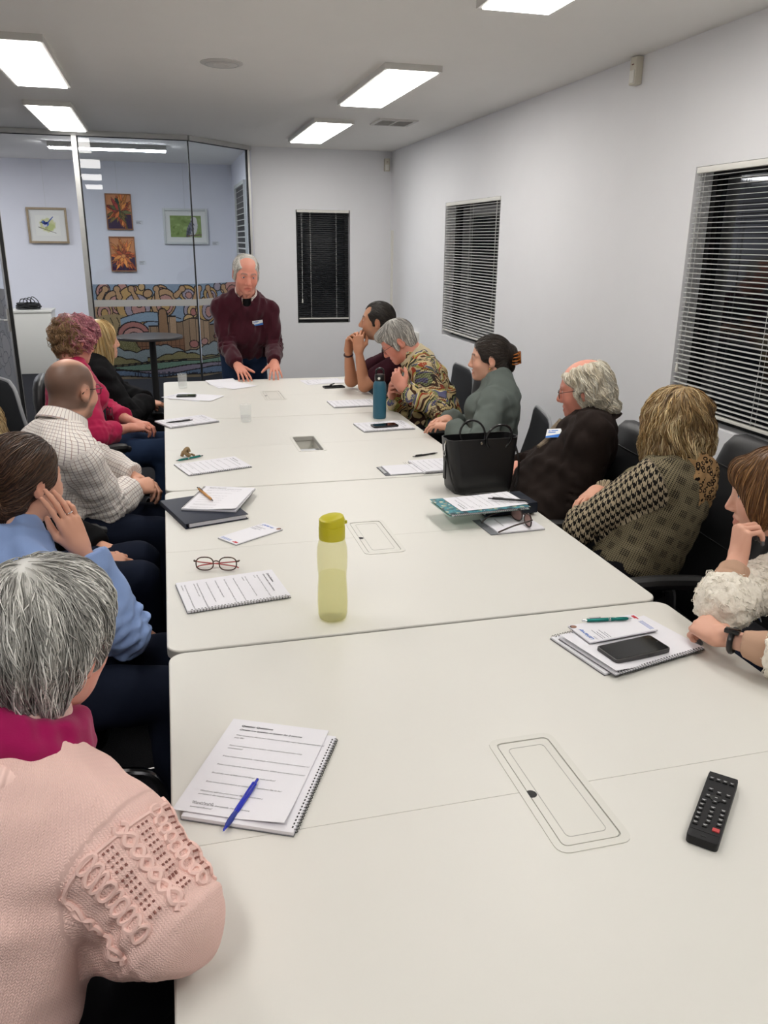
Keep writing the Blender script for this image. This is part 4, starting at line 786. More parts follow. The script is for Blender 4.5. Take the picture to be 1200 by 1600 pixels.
m_tum = mat('tumbler_glass', (.9,.92,.92,1), .03, spec=.8); see_through(m_tum, (.985,.99,.99,1), .86); m_cw = mat('clear_water', (.9,.92,.92,1), .03); see_through(m_cw, (.98,.985,.985,1), .90)
def tumbler(x, y, wl, lab):
    r = empty('tumbler', (x, y, Z0), 0, lab, 'glass'); m = MB(); m.lathe([(.026, 0), (.029, .003), (.033, .10), (.0325, .101), (.0318, .10), (.0275, .014), (.001, .012)], 32); m.build('glass', m_tum, r, smooth=True, auto=50); m = MB(); m.lathe([(.0268, .0145), (.0268+.0043*wl/.086, .0145+wl), (.0005, .0145+wl)], 32); m.build('water', m_cw, r, smooth=True, auto=50)
tumbler(.070, 5.79, .052, 'water glass half full near the far left corner of the table'); tumbler(.392, 4.585, .022, 'nearly empty water glass standing mid-table on the left')
# round bar table by the glass wall
r = empty('round_table', (-.18, 8.35, 0), 0, 'black round pedestal table in front of the mural on the glass wall', 'table'); m_btab = mat('black_table_top', rgb(46,44,46), .35); m = MB(); m.lathe([(.31, .795), (.315, .80), (.315, .815), (.31, .82)], 48); m.build('table_top', m_btab, r, auto=30); m = MB(); m.tube([(.02, 0, .02), (.02, 0, .80)], .032, 16); m.build('column', m_black, r, smooth=True); m = MB(); m.lathe([(.24, 0), (.24, .012), (.05, .03)], 36); m.build('base', m_black, r, auto=40)
# ------------------------------------------------------------------ chairs
m_lea = noisy('black_chair_leather', rgb(30,30,32), rgb(24,24,26), 160, .42, .25, .001, spec=.5); m_mesh = noisy('charcoal_mesh_fabric', rgb(48,50,54), rgb(36,38,42), 420, .8, .5, .001); m_pipe = mat('silver_piping', rgb(150,152,156), .4); m_bp = mat('black_nylon', rgb(24,24,25), .45)
def sup(cx, cy, cz, w, t, tx, n=24, e=3.):
    """rounded-rectangle ring at centre, in the plane whose thickness direction is tx (a unit vector in y,z)"""
    out = []
    for k in range(n):
        a = 2*PI*k/n; c, s = math.cos(a), math.sin(a); x = w/2*math.copysign(abs(c)**(2/e), c); q = t/2*math.copysign(abs(s)**(2/e), s); out.append((cx+x, cy+q*tx[0], cz+q*tx[1]))
    return out
def chair(x, y, rz, lab, style='leather', recl=12, top=1.10, arms=True, sh=.432, aw=.29, group='black office chairs around the table'):
    r = empty('office_chair', (x, y, 0), math.radians(rz), lab, 'chair', group)   # the sitter faces local +y
    L = [sup(0, .02, sh-.075, .40, .36, (1, 0)), sup(0, .02, sh-.06, .48, .47, (1, 0)), sup(0, .02, sh-.02, .50, .50, (1, 0)), sup(0, .02, sh+.0, .46, .46, (1, 0)), sup(0, .02, sh+.006, .2, .2, (1, 0))]
    loft(L).build('seat', m_lea, r, smooth=True, auto=60)
    a = math.radians(recl); d = (-math.sin(a), math.cos(a)); tx = (math.cos(a), math.sin(a)); Hb = (top-sh+.02)/math.cos(a); Lp = []
    prof = [(0, .30, .03), (.03, .40, .07), (.2, .47, .10), (.5, .50, .085), (.75, .47, .085), (.9, .42, .085), (.97, .34, .07), (1., .22, .03)] if style == 'leather' else [(0, .26, .02), (.04, .34, .035), (.3, .46, .045), (.7, .48, .04), (.92, .44, .035), (.98, .36, .03), (1., .26, .015)]
    for q, w, t in prof:
        bow = -.035*math.sin(q*PI) if style == 'leather' else -.05*math.sin(q*PI*.9); bow += .03*max(0, q-.7)*(1 if style == 'leather' else -1)
        s = q*Hb; Lp.append(sup(0, -.225+d[0]*s+bow*tx[0], sh-.02+d[1]*s+bow*tx[1]*.3, w, t, tx))
    b = loft(Lp).build('backrest', m_lea if style == 'leather' else m_mesh, r, smooth=True, auto=70)
    if style == 'leather':
        for q in (.40, .78):
            m = MB(); s = q*Hb; c = (-.225+d[0]*s-.035*math.sin(q*PI)+.048*tx[0], sh-.02+d[1]*s+.048*tx[1]); m.tube([(-.21, c[0]-.006, c[1]), (0, c[0], c[1]), (.21, c[0]-.006, c[1])], .003, 5); m.build('seam', m_bp, b)
    else:
        m = MB(); pts = []
        for q, w, t in prof[1:]+prof[:0:-1]: pass
        left = [(-w/2, q) for q, w, t in prof[1:]]; right = [(w/2, q) for q, w, t in prof[1:]][::-1]
        for xx, q in left+right: s = q*Hb; bow = -.05*math.sin(q*PI*.9)-.03*max(0, q-.7); pts.append((xx, -.225+d[0]*s+bow*tx[0], sh-.02+d[1]*s+bow*tx[1]*.3))
        m.tube(smooth_path(pts, 3), .009, 7); m.build('back_edge', m_pipe, r, smooth=True)
    m = MB(); m.box((0, -.16, sh-.075), (.07, .24, .02)); m.box((0, -.268, sh+.02), (.07, .02, .2)); m.build('back_support', m_bp, r, bevel=.004)
    if arms:
        for s in (-1, 1):
            m = MB(); m.tube(smooth_path([(s*.22, -.02, sh-.07), (s*(aw-.005), -.03, sh+.018), (s*(aw+.005), -.02, sh+.178), (s*aw, .0, sh+.203)], 5), .017, 8); ar = m.build('armrest', m_bp, r, smooth=True); m = MB(); m.add([], []); pd = [(s*(aw-.005), -.20, sh+.183), (s*aw, -.12, sh+.213), (s*(aw+.002), .0, sh+.223), (s*(aw-.005), .10, sh+.218), (s*(aw-.028), .165, sh+.198)]; m.tube(smooth_path(pd, 5), [.016]*3+[.026]*15+[.018]*3, 10); m.build('arm_pad', m_bp, ar, smooth=True)
    m = MB(); m.tube([(0, 0, .11), (0, 0, sh-.08)], .026, 12); m.build('gas_column', m_bp, r, smooth=True)
    for k in range(5):
        t = 2*PI*k/5+.3; c, q = math.cos(t), math.sin(t); m = MB(); m.tube([(0, 0, .12), (.12*c, .12*q, .11), (.30*c, .30*q, .075)], [.03, .026, .018], 8); l = m.build('base_leg', m_bp, r, smooth=True); m = MB(); m.lathe([(.001, -.02), (.026, -.02), (.028, -.012), (.028, .012), (.026, .02), (.001, .02)], 14, (.29*c, .29*q, .028), R=Matrix.Rotation(t+PI/2, 3, 'Z') @ Matrix.Rotation(PI/2, 3, 'Y')); m.build('caster', m_rubber, l)
    return r
# ------------------------------------------------------------------ people
E1 = V3(1,0,0); UP = V3(0,0,1)
def frame(yaw, pitch=0, roll=0):
    """columns right, forward, up; pitch > 0 looks down"""
    a, p, r = map(math.radians, (yaw, pitch, roll))
    f = V3(math.cos(a)*math.cos(p), math.sin(a)*math.cos(p), -math.sin(p)); rt = V3(math.sin(a), -math.cos(a), 0); u = np.cross(rt, f)
    rt, u = rt*math.cos(r)+u*math.sin(r), u*math.cos(r)-rt*math.sin(r)
    return np.stack([rt, f, u], 1)
def head_prims(nb, S):
    fem = S.get('fem', 0); j = S.get('jaw', 1.0)*(.93 if fem else 1); ns = S.get('nose', 1.0)*(.88 if fem else 1); P = []
    a = P.append
    a(('ell', (0,-.012,.035), (.077,.095,.083)))
    a(('ell', (0,.028,-.012), (.066,.065,.10), {'k': .03}))
    a(('ell', (0,.022,-.066), (.057*j,.058,.05), {'k': .03}))
    a(('ell', (0,.073,-.099), (.021*j,.02,.019), {'k': .025}))
    for s in (-1, 1):
        a(('ell', (s*.040,.058,-.032), (.024,.024,.024), {'k': .025}))
        a(('cap', (s*.012,.086,.02), (s*.045,.072,.022), .010, .008, {'k': .014}))
        a(('ell', (s*.033,.102,.002), (.019,.0135,.012), {'k': .012, 'op': 's'}))
        a(('ell', (s*.032,.0765,.002), (.0152,.0143,.0138), {'k': .005}))
    a(('cap', (0,.088,.012), (0,.108,-.034), .0085*ns, .0125*ns, {'k': .012}))
    for s in (-1, 1): a(('ell', (s*.0125*ns,.097,-.040), (.0085,.011,.008), {'k': .007}))
    a(('cap', (-.021,.086,-.066), (.021,.086,-.066), .0055, .0055, {'k': .008, 'rm': .0115}))
    a(('cap', (-.017,.085,-.079), (.017,.085,-.079), .006, .006, {'k': .008, 'rm': .012}))
    a(('cap', (-.025,.0965,-.0725), (.025,.0965,-.0725), .0018, .0018, {'k': .005, 'op': 's', 'rm': .004}))
    for s in (-1, 1): a(('ell', (s*.0325,.0935,.0022), (.0122,.0115,.0054*S.get('eo', 1.)), {'k': .0015, 'op': 's'}))
    er = S.get('ear', 1.0)
    for s in (-1, 1):
        R = np.stack([nrm((1, -s*.35, 0)), nrm((s*.35, 1, -.2)), nrm((0,.2,1))], 1)
        a(('ell', (s*.081,-.012,-.006), (.0075*er,.019*er,.033*er), R, {'k': .006}))
        a(('ell', (s*.0895,-.006,-.003), (.005,.011,.019), R, {'k': .004, 'op': 's'}))
        a(('ell', (s*.077,-.004,-.034), (.006,.009,.010), {'k': .006}))
    nr = S.get('nr', .048 if fem else .055)
    a(('cap', (0,-.025,-.055), nb, nr, nr*1.08, {'k': .03}))
    a(('cap', (0,-.045,-.04), np.array(nb)+V3(0,-.012,0), nr*.85, nr*1.05, {'k': .03}))
    return P
def head_color(V, S):
    x, y, z = V.T; base = np.array(S['skin']); C = np.tile(base, (len(V), 1))
    def blend(m, c): nonlocal C; m = np.clip(m, 0, 1)[:, None]; C = C*(1-m)+np.array(c)*m
    g = lambda cx, cy, cz, r: np.exp(-(((np.abs(x)-cx)**2+(y-cy)**2+(z-cz)**2)/r**2))
    blend(.35*g(.042,.075,-.03,.03)+.45*g(0,.118,-.035,.018)+.4*g(.083,-.01,-.005,.03), base*np.array([1.05,.72,.68]))
    if S.get('ruddy'): blend(S['ruddy']*((y > .02) & (z < .08)), base*np.array([1.05,.72,.68]))
    if S.get('stubble'): 
        m = np.clip((y-.0)/.03, 0, 1)*np.clip((-.045-z)/.02, 0, 1)*np.clip((z+.135)/.02, 0, 1)*(1-1.3*g(0,.1,-.072,.016)); blend(S['stubble']*m, S.get('hairc', (.03,.025,.02)))
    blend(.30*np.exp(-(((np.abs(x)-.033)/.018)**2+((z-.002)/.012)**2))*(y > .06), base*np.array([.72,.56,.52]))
    lip = ((np.abs(z+.0725) < .0125*(1-(np.abs(x)/.03)**2)) & (y > .075) & (np.abs(x) < .026)); blend(.75*lip, base*np.array([.85,.5,.5]))
    bz = .024+.004*np.sin(np.clip((np.abs(x)-.012)/.035, 0, 1)*3.1)
    brow = (np.abs(z-bz) < .0048) & (np.abs(x) > .011) & (np.abs(x) < .05) & (y > .06); blend(S.get('browa', .75)*brow, S.get('brow', (.05,.035,.025)))
    if S.get('scalp'):   # close-shaven hair: a colour of the scalp itself
        c, al = S['scalp']
        hl = np.clip((.052-y-.9*np.maximum(0,.03-z)*0-.55*np.maximum(0,-z))/.014, 0, 1); low = np.clip((z+.078-.3*np.maximum(y, 0))/.016, 0, 1); top = np.clip((np.sqrt((x*1.1)**2+((y-.015)*.62)**2)-.034)/.028, .10, 1) if True else 1; top = np.where(z > .035, top, 1.); m = hl*low*top; m *= 1-np.clip(g(.083,-.01,-.005,.026)*1.4, 0, 1)
        blend(al*m, c)
    return C
def eyes(M, parent, S, mats):
    for s in (-1, 1):
        mb = MB(); mb.lathe([(.0005,.0126), (.0028,.0124)], 12, cap=True); mb.m = 1; mb.lathe([(.0028,.01235), (.0058,.0113)], 12, cap=False); mb.m = 2
        mb.lathe([(.0058,.0113), (.0095,.0084), (.012,.004), (.0126,0), (.011,-.006), (.002,-.0124)], 12, cap=False)
        o = mb.build('eye', mats, parent, smooth=True, auto=None)
        c = M['o'] + M['R'] @ (V3(s*.032, .0765, .0016)*M['s']); R = np.stack([M['R'][:, 0], -M['R'][:, 2], M['R'][:, 1]], 1)
        m = Matrix([[*R[i]*M['s'], c[i]] for i in range(3)]+[[0,0,0,1]]); o.data.transform(m)
FACECUT = [('ell', (0,.118,-.03), (.13,.088,.105), {'op': 's', 'k': .012}), ('ell', (0,.035,-.10), (.13,.075,.078), {'op': 's', 'k': .012})]
def hair_prims(st):
    t = {'long': .016, 'bob': .026, 'bun': .010, 'lowbun': .014, 'grey': .024, 'fringe': .013, 'slick': .009, 'sides': .009, 'white': .006, 'curly': .026, 'pixie': .018}[st]
    P = [('ell', (0,-.012,.035), (.077+t,.095+t,.083+t))]; a = P.append
    if st == 'grey':
        a(('ell', (0,-.05,.02), (.092,.078,.088), {'k': .03})); a(('ell', (0,-.058,-.055), (.068,.048,.055), {'k': .03}))
        a(('ell', (0,.045,.075), (.075,.06,.045), {'k': .03})); P += FACECUT
        for s in (-1, 1): a(('ell', (s*.104,-.002,-.022), (.036,.034,.042), {'op': 's', 'k': .008}))
    elif st == 'sides':
        a(('ell', (0,-.06,-.045), (.066,.045,.05), {'k': .02})); P += FACECUT
        a(('ell', (0,.055,.115), (.058,.11,.075), {'op': 's', 'k': .01}))
        a(('ell', (0,-.02,.0365), (.079,.097,.0845), {'k': .004, 'clip': [((0,.045,0), (0,1,0)), ((0,0,.05), (0,0,-1))]}))
        for s in (-1, 1): a(('ell', (s*.076,.022,-.012), (.009,.014,.03), {'k': .01}))
    elif st == 'slick':
        a(('ell', (0,-.06,-.03), (.066,.042,.055), {'k': .02})); P += FACECUT
        for s in (-1, 1):
            a(('ell', (s*.05,.085,.075), (.030,.05,.034), {'op': 's', 'k': .01})); a(('ell', (s*.072,.014,-.004), (.007,.010,.024), {'k': .008}))
            a(('ell', (s*.096,-.008,-.008), (.02,.026,.04), {'op': 's', 'k': .005}))
    elif st == 'fringe':
        a(('ell', (0,-.055,-.035), (.072,.048,.055), {'k': .02})); P += FACECUT
        a(('ell', (0,.062,.085), (.066,.045,.030), {'k': .02})); a(('ell', (.02,.078,.072), (.05,.028,.028), {'k': .02}))
        for s in (-1, 1):
            a(('ell', (s*.076,.024,-.012), (.010,.014,.03), {'k': .01})); a(('ell', (s*.096,-.008,-.008), (.02,.024,.038), {'op': 's', 'k': .005}))
    elif st in ('bun', 'lowbun'):
        a(('ell', (0,-.058,-.045), (.070,.045,.058), {'k': .02})); P += FACECUT; bz = .02 if st == 'bun' else -.065; by = -.118 if st == 'bun' else -.122
        a(('ell', (0,by,bz), (.036,.030,.05 if st == 'bun' else .042), {'k': .02})); a(('ell', (0,-.09,bz-.005), (.05,.03,.04), {'k': .02}))
        if st == 'bun': a(('ell', (0,-.118,-.045), (.018,.018,.03), {'k': .015}))
        for s in (-1, 1):
            a(('ell', (s*.071,.030,.018), (.010,.016,.026), {'k': .012})); a(('ell', (s*.099,-.010,-.016), (.022,.026,.040), {'op': 's', 'k': .006}))
    elif st == 'white':
        P += FACECUT; a(('ell', (0,.045,.125), (.055,.115,.050), {'op': 's', 'k': .012}))
        for s in (-1, 1): a(('ell', (s*.06,-.035,-.015), (.036,.062,.066), {'k': .02})); a(('ell', (s*.073,.014,-.006), (.010,.020,.026), {'k': .012}))
        a(('ell', (0,-.075,-.035), (.074,.048,.080), {'k': .025})); a(('ell', (0,-.098,-.088), (.066,.035,.030), {'k': .02}))
        for s in (-1, 1): a(('ell', (s*.098,.004,-.022), (.024,.022,.026), {'op': 's', 'k': .008}))
    elif st == 'bob':
        for s in (-1, 1): a(('ell', (s*.068,-.012,-.055), (.050,.085,.112), {'k': .03})); a(('ell', (s*.074,.025,-.045), (.034,.05,.10), {'k': .03}))
        a(('ell', (0,-.068,-.06), (.098,.062,.118), {'k': .03})); a(('ell', (0,.135,-.05), (.062,.10,.125), {'op': 's', 'k': .015}))
        a(('ell', (0,-.01,-.165), (.05,.07,.06), {'op': 's', 'k': .02}))
    elif st == 'long':
        for s in (-1, 1): a(('ell', (s*.066,.0,-.07), (.036,.055,.13), {'k': .025}))
        a(('ell', (0,-.062,-.085), (.082,.046,.15), {'k': .03})); a(('ell', (0,.128,-.03), (.060,.10,.125), {'op': 's', 'k': .012}))
        a(('ell', (0,.0,-.2), (.052,.07,.08), {'op': 's', 'k': .02}))
    elif st == 'curly':
        P += FACECUT; a(('ell', (0,.055,.085), (.075,.058,.05), {'k': .03})); a(('ell', (0,-.055,-.03), (.075,.05,.062), {'k': .03}))
        for s in (-1, 1): a(('ell', (s*.07,.022,.01), (.03,.045,.045), {'k': .02})); a(('ell', (s*.1,-.008,-.03), (.022,.022,.03), {'op': 's', 'k': .006}))
    elif st == 'pixie':
        for s in (-1, 1): a(('ell', (s*.064,.010,-.012), (.036,.062,.066), {'k': .025})); a(('ell', (s*.072,.034,-.03), (.018,.024,.06), {'k': .015}))
        a(('ell', (0,-.06,-.04), (.076,.05,.075), {'k': .025})); a(('ell', (0,.135,-.055), (.060,.085,.105), {'op': 's', 'k': .012}))
        a(('ell', (.01,.078,.066), (.062,.030,.038), {'k': .018}))
    return P
def hair_dir(st):
    cr = V3(0,-.035,.13)
    def down(P, a=1., b=.9):
        v = P-cr; v = v/np.linalg.norm(v, axis=1, keepdims=True)*a; v[:, 2] -= b; return v
    if st in ('bun', 'lowbun'):
        t = V3(0,-.118,.03 if st == 'bun' else -.055)
        def f(P): 
            v = t-P; v[:, 1] -= .03; n = np.linalg.norm(v, axis=1, keepdims=True); v = v/np.maximum(.02, n); m = (P[:, 1] < -.095); v[m] = np.stack([-(P[m, 2]-t[2]), 0*P[m, 2], P[m, 0]], 1)/.03+V3(0,-.2,-.6); return v
        return f
    if st == 'slick': return lambda P: np.tile(V3(0,-1,-.25), (len(P), 1))-V3(0,0,1)*np.clip(-P[:, 1:2]*6, 0, 1)
    if st == 'white': return lambda P: down(P, .8, .5)+V3(0,-.55,0)
    if st == 'sides': return lambda P: down(P, .4, .7)+V3(0,-.5,0)
    if st == 'fringe': return lambda P: down(P, 1, .35)+V3(.25,0,0)*(P[:, 1:2] > .03)
    if st == 'grey': return lambda P: down(P, .9, .55)+V3(.0,-.25,0)*np.clip(P[:, 1:2]*10, 0, 1)
    if st == 'curly': return lambda P: down(P, 1., .2)+V3(0,.5,0)
    if st == 'pixie': return lambda P: down(P, .8, .8)+V3(.35,0,0)*(P[:, 1:2] > .05)
    return lambda P: down(P)
def hand_prims(side, curl, spread=1., thumb=(.5, .35), scale=1.):
    """local frame: y along the fingers, z back of the hand, x towards the thumb for a left hand"""
    s = 1 if side == 'L' else -1; P = []; a = P.append; k = scale; tips = []
    if not isinstance(curl[0], (list, tuple)): curl = [curl]*4
    mcp = [(s*.027,.090,.0), (s*.008,.094,.003), (-s*.012,.089,.002), (-s*.030,.078,-.003)]
    ln = [(.043,.025,.021), (.047,.029,.022), (.043,.027,.021), (.034,.020,.019)]; r0 = [.0092,.0095,.0090,.0080]; sp = [.10,.02,-.07,-.17]
    for i, m in enumerate(mcp):
        m = V3(*m); a(('cap', k*V3(m[0]*.55,.004,-.001), k*m, .0135*k, .0105*k, {'k': .014*k, 'rm': .0135*k}))
    for i, m in enumerate(mcp):
        p = V3(*m); ang = 0; b = sp[i]*spread*s
        for q in range(3):
            ang += curl[i][q]; d = V3(math.sin(b)*math.cos(ang), math.cos(b)*math.cos(ang), -math.sin(ang)); e = p+d*ln[i][q]
            ra, rb = r0[i]*(1-.1*q), r0[i]*(1-.1*(q+1)); a(('cap', k*p, k*e, ra*k, rb*k, {'k': .0035*k, 'rm': (ra+rb)/2*.96*k})); p = e
        tips.append(k*p)
    tx, tc = thumb; p = V3(s*.018,.018,-.006); m = p+nrm(V3(s*(.45+tx*.6), .72, -.30))*.044; a(('cap', k*p, k*m, .0165*k, .0125*k, {'k': .014*k}))
    d = nrm(V3(s*(.30+tx*.5-tc*1.0), .85, -.18-tc*.5)); e = m+d*.034; a(('cap', k*m, k*e, .0118*k, .0100*k, {'k': .006*k}))
    d2 = nrm(V3(s*(.30+tx*.4-tc*1.6), .85, -.15-tc*.6)); e2 = e+d2*.027; a(('cap', k*e, k*e2, .0100*k, .0078*k, {'k': .004*k})); tips.append(k*e2)
    a(('ell', k*V3(s*.02,.035,-.010), k*V3(.014,.026,.013), {'k': .012*k})); a(('ell', k*V3(-s*.018,.035,-.008), k*V3(.012,.034,.012), {'k': .012*k}))
    return P, tips
def ik(S, E_hint, W, l1, l2):
    d = W-S; L = min(np.linalg.norm(d), (l1+l2)*.995); u = nrm(d); x = (l1*l1-l2*l2+L*L)/(2*L); h = math.sqrt(max(0, l1*l1-x*x))
    p = E_hint-S; p = nrm(p-u*(p@u)); return S+u*x+p*h
def cloth_uv(V, bones):
    best = np.full(len(V), 9e9); out = np.zeros((len(V), 3))
    for i, (a, b, r, ref) in enumerate(bones):
        a, b = np.array(a), np.array(b); ba = b-a; L = np.linalg.norm(ba); u = ba/L; t = (V-a)@u; tc = np.clip(t, 0, L)
        q = V-a-tc[:, None]*u; d = np.linalg.norm(q, axis=1)-r+(np.maximum(0, .01-t)*1.5 if i and len(bones) > 3 else 0)
        e1 = nrm(np.array(ref)-u*(np.array(ref)@u)); e2 = np.cross(u, e1); th = np.arctan2(q@e2, q@e1); m = d < best
        best[m] = d[m]; out[m] = np.stack([th*r, t, np.full(len(V), float(i))], 1)[m]
    return out
CAMREF = V3(-.1, -1, .45)
def build_person(S):
    o = np.array([S['pelvis'][0], S['pelvis'][1], 0.]); root = empty('person', tuple(o), 0, S['label'], 'person')
    pel, neck, head = (np.array(S[k], float)-o for k in ('pelvis', 'neck', 'head')); g = S.get('girth', 1.); fem = S.get('fem', 0)
    F = frame(S['cyaw']); side = F[:, 0]; upv = nrm(neck-pel); fw = nrm(np.cross(upv, side)); side = np.cross(fw, upv); TR = np.stack([side, fw, upv], 1)
    H = np.linalg.norm(neck-pel); at = lambda t, f=0., s=0.: pel+upv*H*t+fw*f+side*s
    sw = S.get('sw', .165 if fem else .19); bend = S.get('slump', -.02)
    # trunk
    trunk = [('ell', at(.03), (.165*g,.12*g,.115), TR, {}), ('ell', at(.34, bend), (.140*g,.108*g,.16), TR, {'k': .06}),
             ('ell', at(.68, bend*.6), (.152*g,.108*g,.165), TR, {'k': .06}), ('cap', at(.80, 0, -.07), at(.80, 0, .07), .062*g, .062*g, {'k': .05})]
    if fem:
        for s in (-1, 1): trunk.append(('ell', at(.66, .085*g, s*.065), (.06,.052,.062), TR, {'k': .04}))
    else: trunk.append(('ell', at(.30, .05*g), (.115*g,.085*g,.13), TR, {'k': .05}))
    trunk.append(('cap', at(.88), neck+(head-neck)*.2, .062, .050, {'k': .04}))
    arms = {}; ka = S.get('armr', 1.)*(.9 if fem else 1)
    for sd, A in S['arms'].items():
        sg = 1 if sd == 'R' else -1
        sh = np.array(A['sh'])-o if 'sh' in A else neck+side*sg*sw-upv*S.get('drop', .10)+fw*A.get('fwd', 0)
        W = np.array(A['wr'], float)-o; E = ik(sh, np.array(A['el'], float)-o, W, A.get('l1', .29), A.get('l2', .255)) if not A.get('fix') else np.array(A['el'], float)-o
        A['_'] = (sh, E, W); arms[sd] = (sh, E, W)
        trunk.append(('cap', at(.90, 0, sg*.045), sh, .040*g, .050*ka, {'k': .06}))
    def arm(sd, d=0., upto=1., cuff=0.):
        sh, E, W = arms[sd]; r = ka; out = []; uw = nrm(W-E)
        if upto < 0:   # short sleeve
            q = sh+(E-sh)*(-upto); out.append(('cap', sh, q, .058*r+d, .052*r+d+cuff, {'k': .03, 'clip': (q, nrm(E-sh))})); return out
        out.append(('cap', sh, E, .053*r+d, .043*r+d, {'k': .04, 'rm': .051*r+d}))
        q = E+(W-E)*upto; cl = (q, uw)
        out.append(('cap', E, q+uw*.02, .043*r+d, (.043+(.029-.043)*upto)*r+d+cuff, {'k': .02, 'rm': .041*r+d, 'clip': cl})); return out
    hips = {}; legs = []; kg = S.get('legr', 1.)
    for sd, (kn, an) in S['legs'].items():
        sg = 1 if sd == 'R' else -1; hp = pel+side*sg*.085+UP*-.02; kn, an = np.array(kn, float)-o, np.array(an, float)-o; hips[sd] = (hp, kn, an)
        legs += [('cap', hp, kn, .085*kg, .058*kg, {'k': .03, 'rm': .078*kg}), ('cap', kn, an, .058*kg, .040*kg, {'k': .03, 'rm': .054*kg})]
    # body: trunk and limbs, head, hands joined into one mesh
    parts = []; h = S.get('res', .01)
    bprims = trunk+[p for sd in arms for p in arm(sd)]+legs
    f = solid(bprims, .018, -.008); Vb, Fb = f.mesh(); parts.append((Vb, Fb, np.tile(np.array(S['skin']), (len(Vb), 1))))
    R = frame(S['hyaw'], S.get('hpitch', 0), S.get('hroll', 0)); hs = S.get('hs', 1.); M = dict(o=head, R=R, s=hs)
    nb = R.T@(neck-head)/hs; hh = S.get('hres', .0044)
    f = solid(head_prims(nb, S), hh); Vh, Fh = f.mesh(); parts.append((head+(Vh*hs)@R.T, Fh, head_color(Vh, S)))
    hf = f
    for sd, A in S['arms'].items():
        sh, E, W = arms[sd]; fd = nrm(A['f']); un = np.array(A['u'], float); un = nrm(un-fd*(un@fd)); RH = np.stack([np.cross(fd, un), fd, un], 1); k = S.get('hand', .95 if fem else 1.04)
        P, tips = hand_prims(sd, A.get('curl', (.3,.4,.3)), A.get('spread', 1.), A.get('thumb', (.5,.3)), k)
        el = RH.T@(E-W); m = el*A.get('bare', .45)
        P += [('cap', (0,.01,0), m, .021*ka, (.021+.020*A.get('bare', .45))*ka, {'k': .02, 'rm': .0265*ka if A.get('bare', .45) < .6 else .036*ka})]
        if A.get('bare', .45) > .9: P += [('cap', m, RH.T@(sh-W)*.75+m*.25, .041*ka, .05*ka, {'k': .02})]
        f = solid(P, A.get('res', S.get('hdres', .0048))); Vq, Fq = f.mesh(); Cq = np.tile(np.array(S['skin'])*np.array([1.0,.93,.9]), (len(Vq), 1))
        for t in tips[:4]:
            mm = np.exp(-((Vq-t)**2).sum(1)/.009**2)[:, None]
            if S.get('nail') is not None: 
                mm = (((np.linalg.norm(Vq-t, axis=1) < .0115)) & True)[:, None]*1.0
                Cq = Cq*(1-mm)+np.array(S['nail'])*mm
            else: Cq = Cq*(1-.35*mm)+np.array(S['skin'])*np.array([1.1,.85,.82])*.35*mm
        parts.append((W+Vq@RH.T, Fq, Cq)); A['_RH'] = RH
    V, Fq, C = join_np(parts); link('body', np_mesh('body', V, Fq, C), MT['skin'], root)
    eyes(M, root, S, [MT['black_gloss'], MT['iris_'+S.get('iris', 'brown')], MT['eyewhite']])
    # hair
    if S.get('hair'):
        st, cols, opt = S['hair']; f = solid(hair_prims(st), opt.get('res', .0045)); 
        if opt.get('lump'): f.noise(opt['lump'], .05, 5)
        lk = opt.get('locks')
        if lk:   # locks: wavy ridges running down the hair
            amp, nl, wa, wf = lk; pr = np.random.RandomState(S.get('seed', 1)).uniform(0, 6.28, 6)
            def lockphase(x, y, z): a_ = np.arctan2(x, -(y+.012)); return a_*nl+wa*np.sin(z*wf+2*np.sin(a_*2.3+pr[0])+pr[1])+1.5*np.sin(a_*3.7+pr[2])
            X, Y, Z = f.ax[0][:, None, None], f.ax[1][None, :, None], f.ax[2][None, None, :]; f.d += (amp*np.sin(lockphase(X, Y, Z))*np.clip((.125-Z)/.05, 0, 1)).astype(np.float32)
        Vc, Fc = f.mesh(); rg = np.random.RandomState(S.get('seed', 1)); cols = [np.array(c) for c in cols]; cf = opt.get('cf')
        hin = hf.samp(Vc) > .0015
        roots = Vc[hin]; 
        if 'crown' in opt: pass
        sel = rg.randint(0, len(roots), opt.get('n', 1000)); rt = roots[sel]+rg.normal(size=(len(sel), 3))*.002
        Vs, Fs, si, tt = strands(f, rt, hair_dir(st), opt.get('seg', 7), opt.get('step', .008), opt.get('r', .0013), opt.get('curl', 0), opt.get('freq', 120), opt.get('off', (-.001,.003)), S.get('seed', 1), opt.get('jit', .2), opt.get('clump'))
        q_ = np.sin(rt@(rg.normal(size=3)*55))+np.sin(rt@(rg.normal(size=3)*70))+rg.normal(size=len(sel))*.7; w = np.clip(((np.argsort(np.argsort(q_))/len(sel))*len(cols)).astype(int), 0, len(cols)-1) if opt.get('clump') else rg.randint(0, len(cols), len(sel)); sc = np.stack([cols[i] for i in w])*rg.uniform(.75, 1.25, (len(sel), 1))
        if lk: sc = sc*(.86-.22*np.sin(lockphase(rt[:, 0], rt[:, 1], rt[:, 2])))[:, None]
        cc = np.tile(np.mean(cols, 0)*.78, (len(Vc), 1))
        if cf: sc = cf(rt, sc, rg); cc = cf(Vc, cc, rg)*.7
        V, Fq, C = join_np([(Vc, Fc, cc), (Vs, Fs, sc[si]*(1+opt.get('tip', 0)*tt[:, None]))])
        o_h = link('hair', np_mesh('hair', head+(V*hs)@R.T, Fq, C), MT['hair'], root)
    # clothes
    T = S['top']; t = T.get('t', .012); ck = nrm(head-neck); cut = T.get('hem', .0)
    hemc = (at(cut), -upv); tp = []
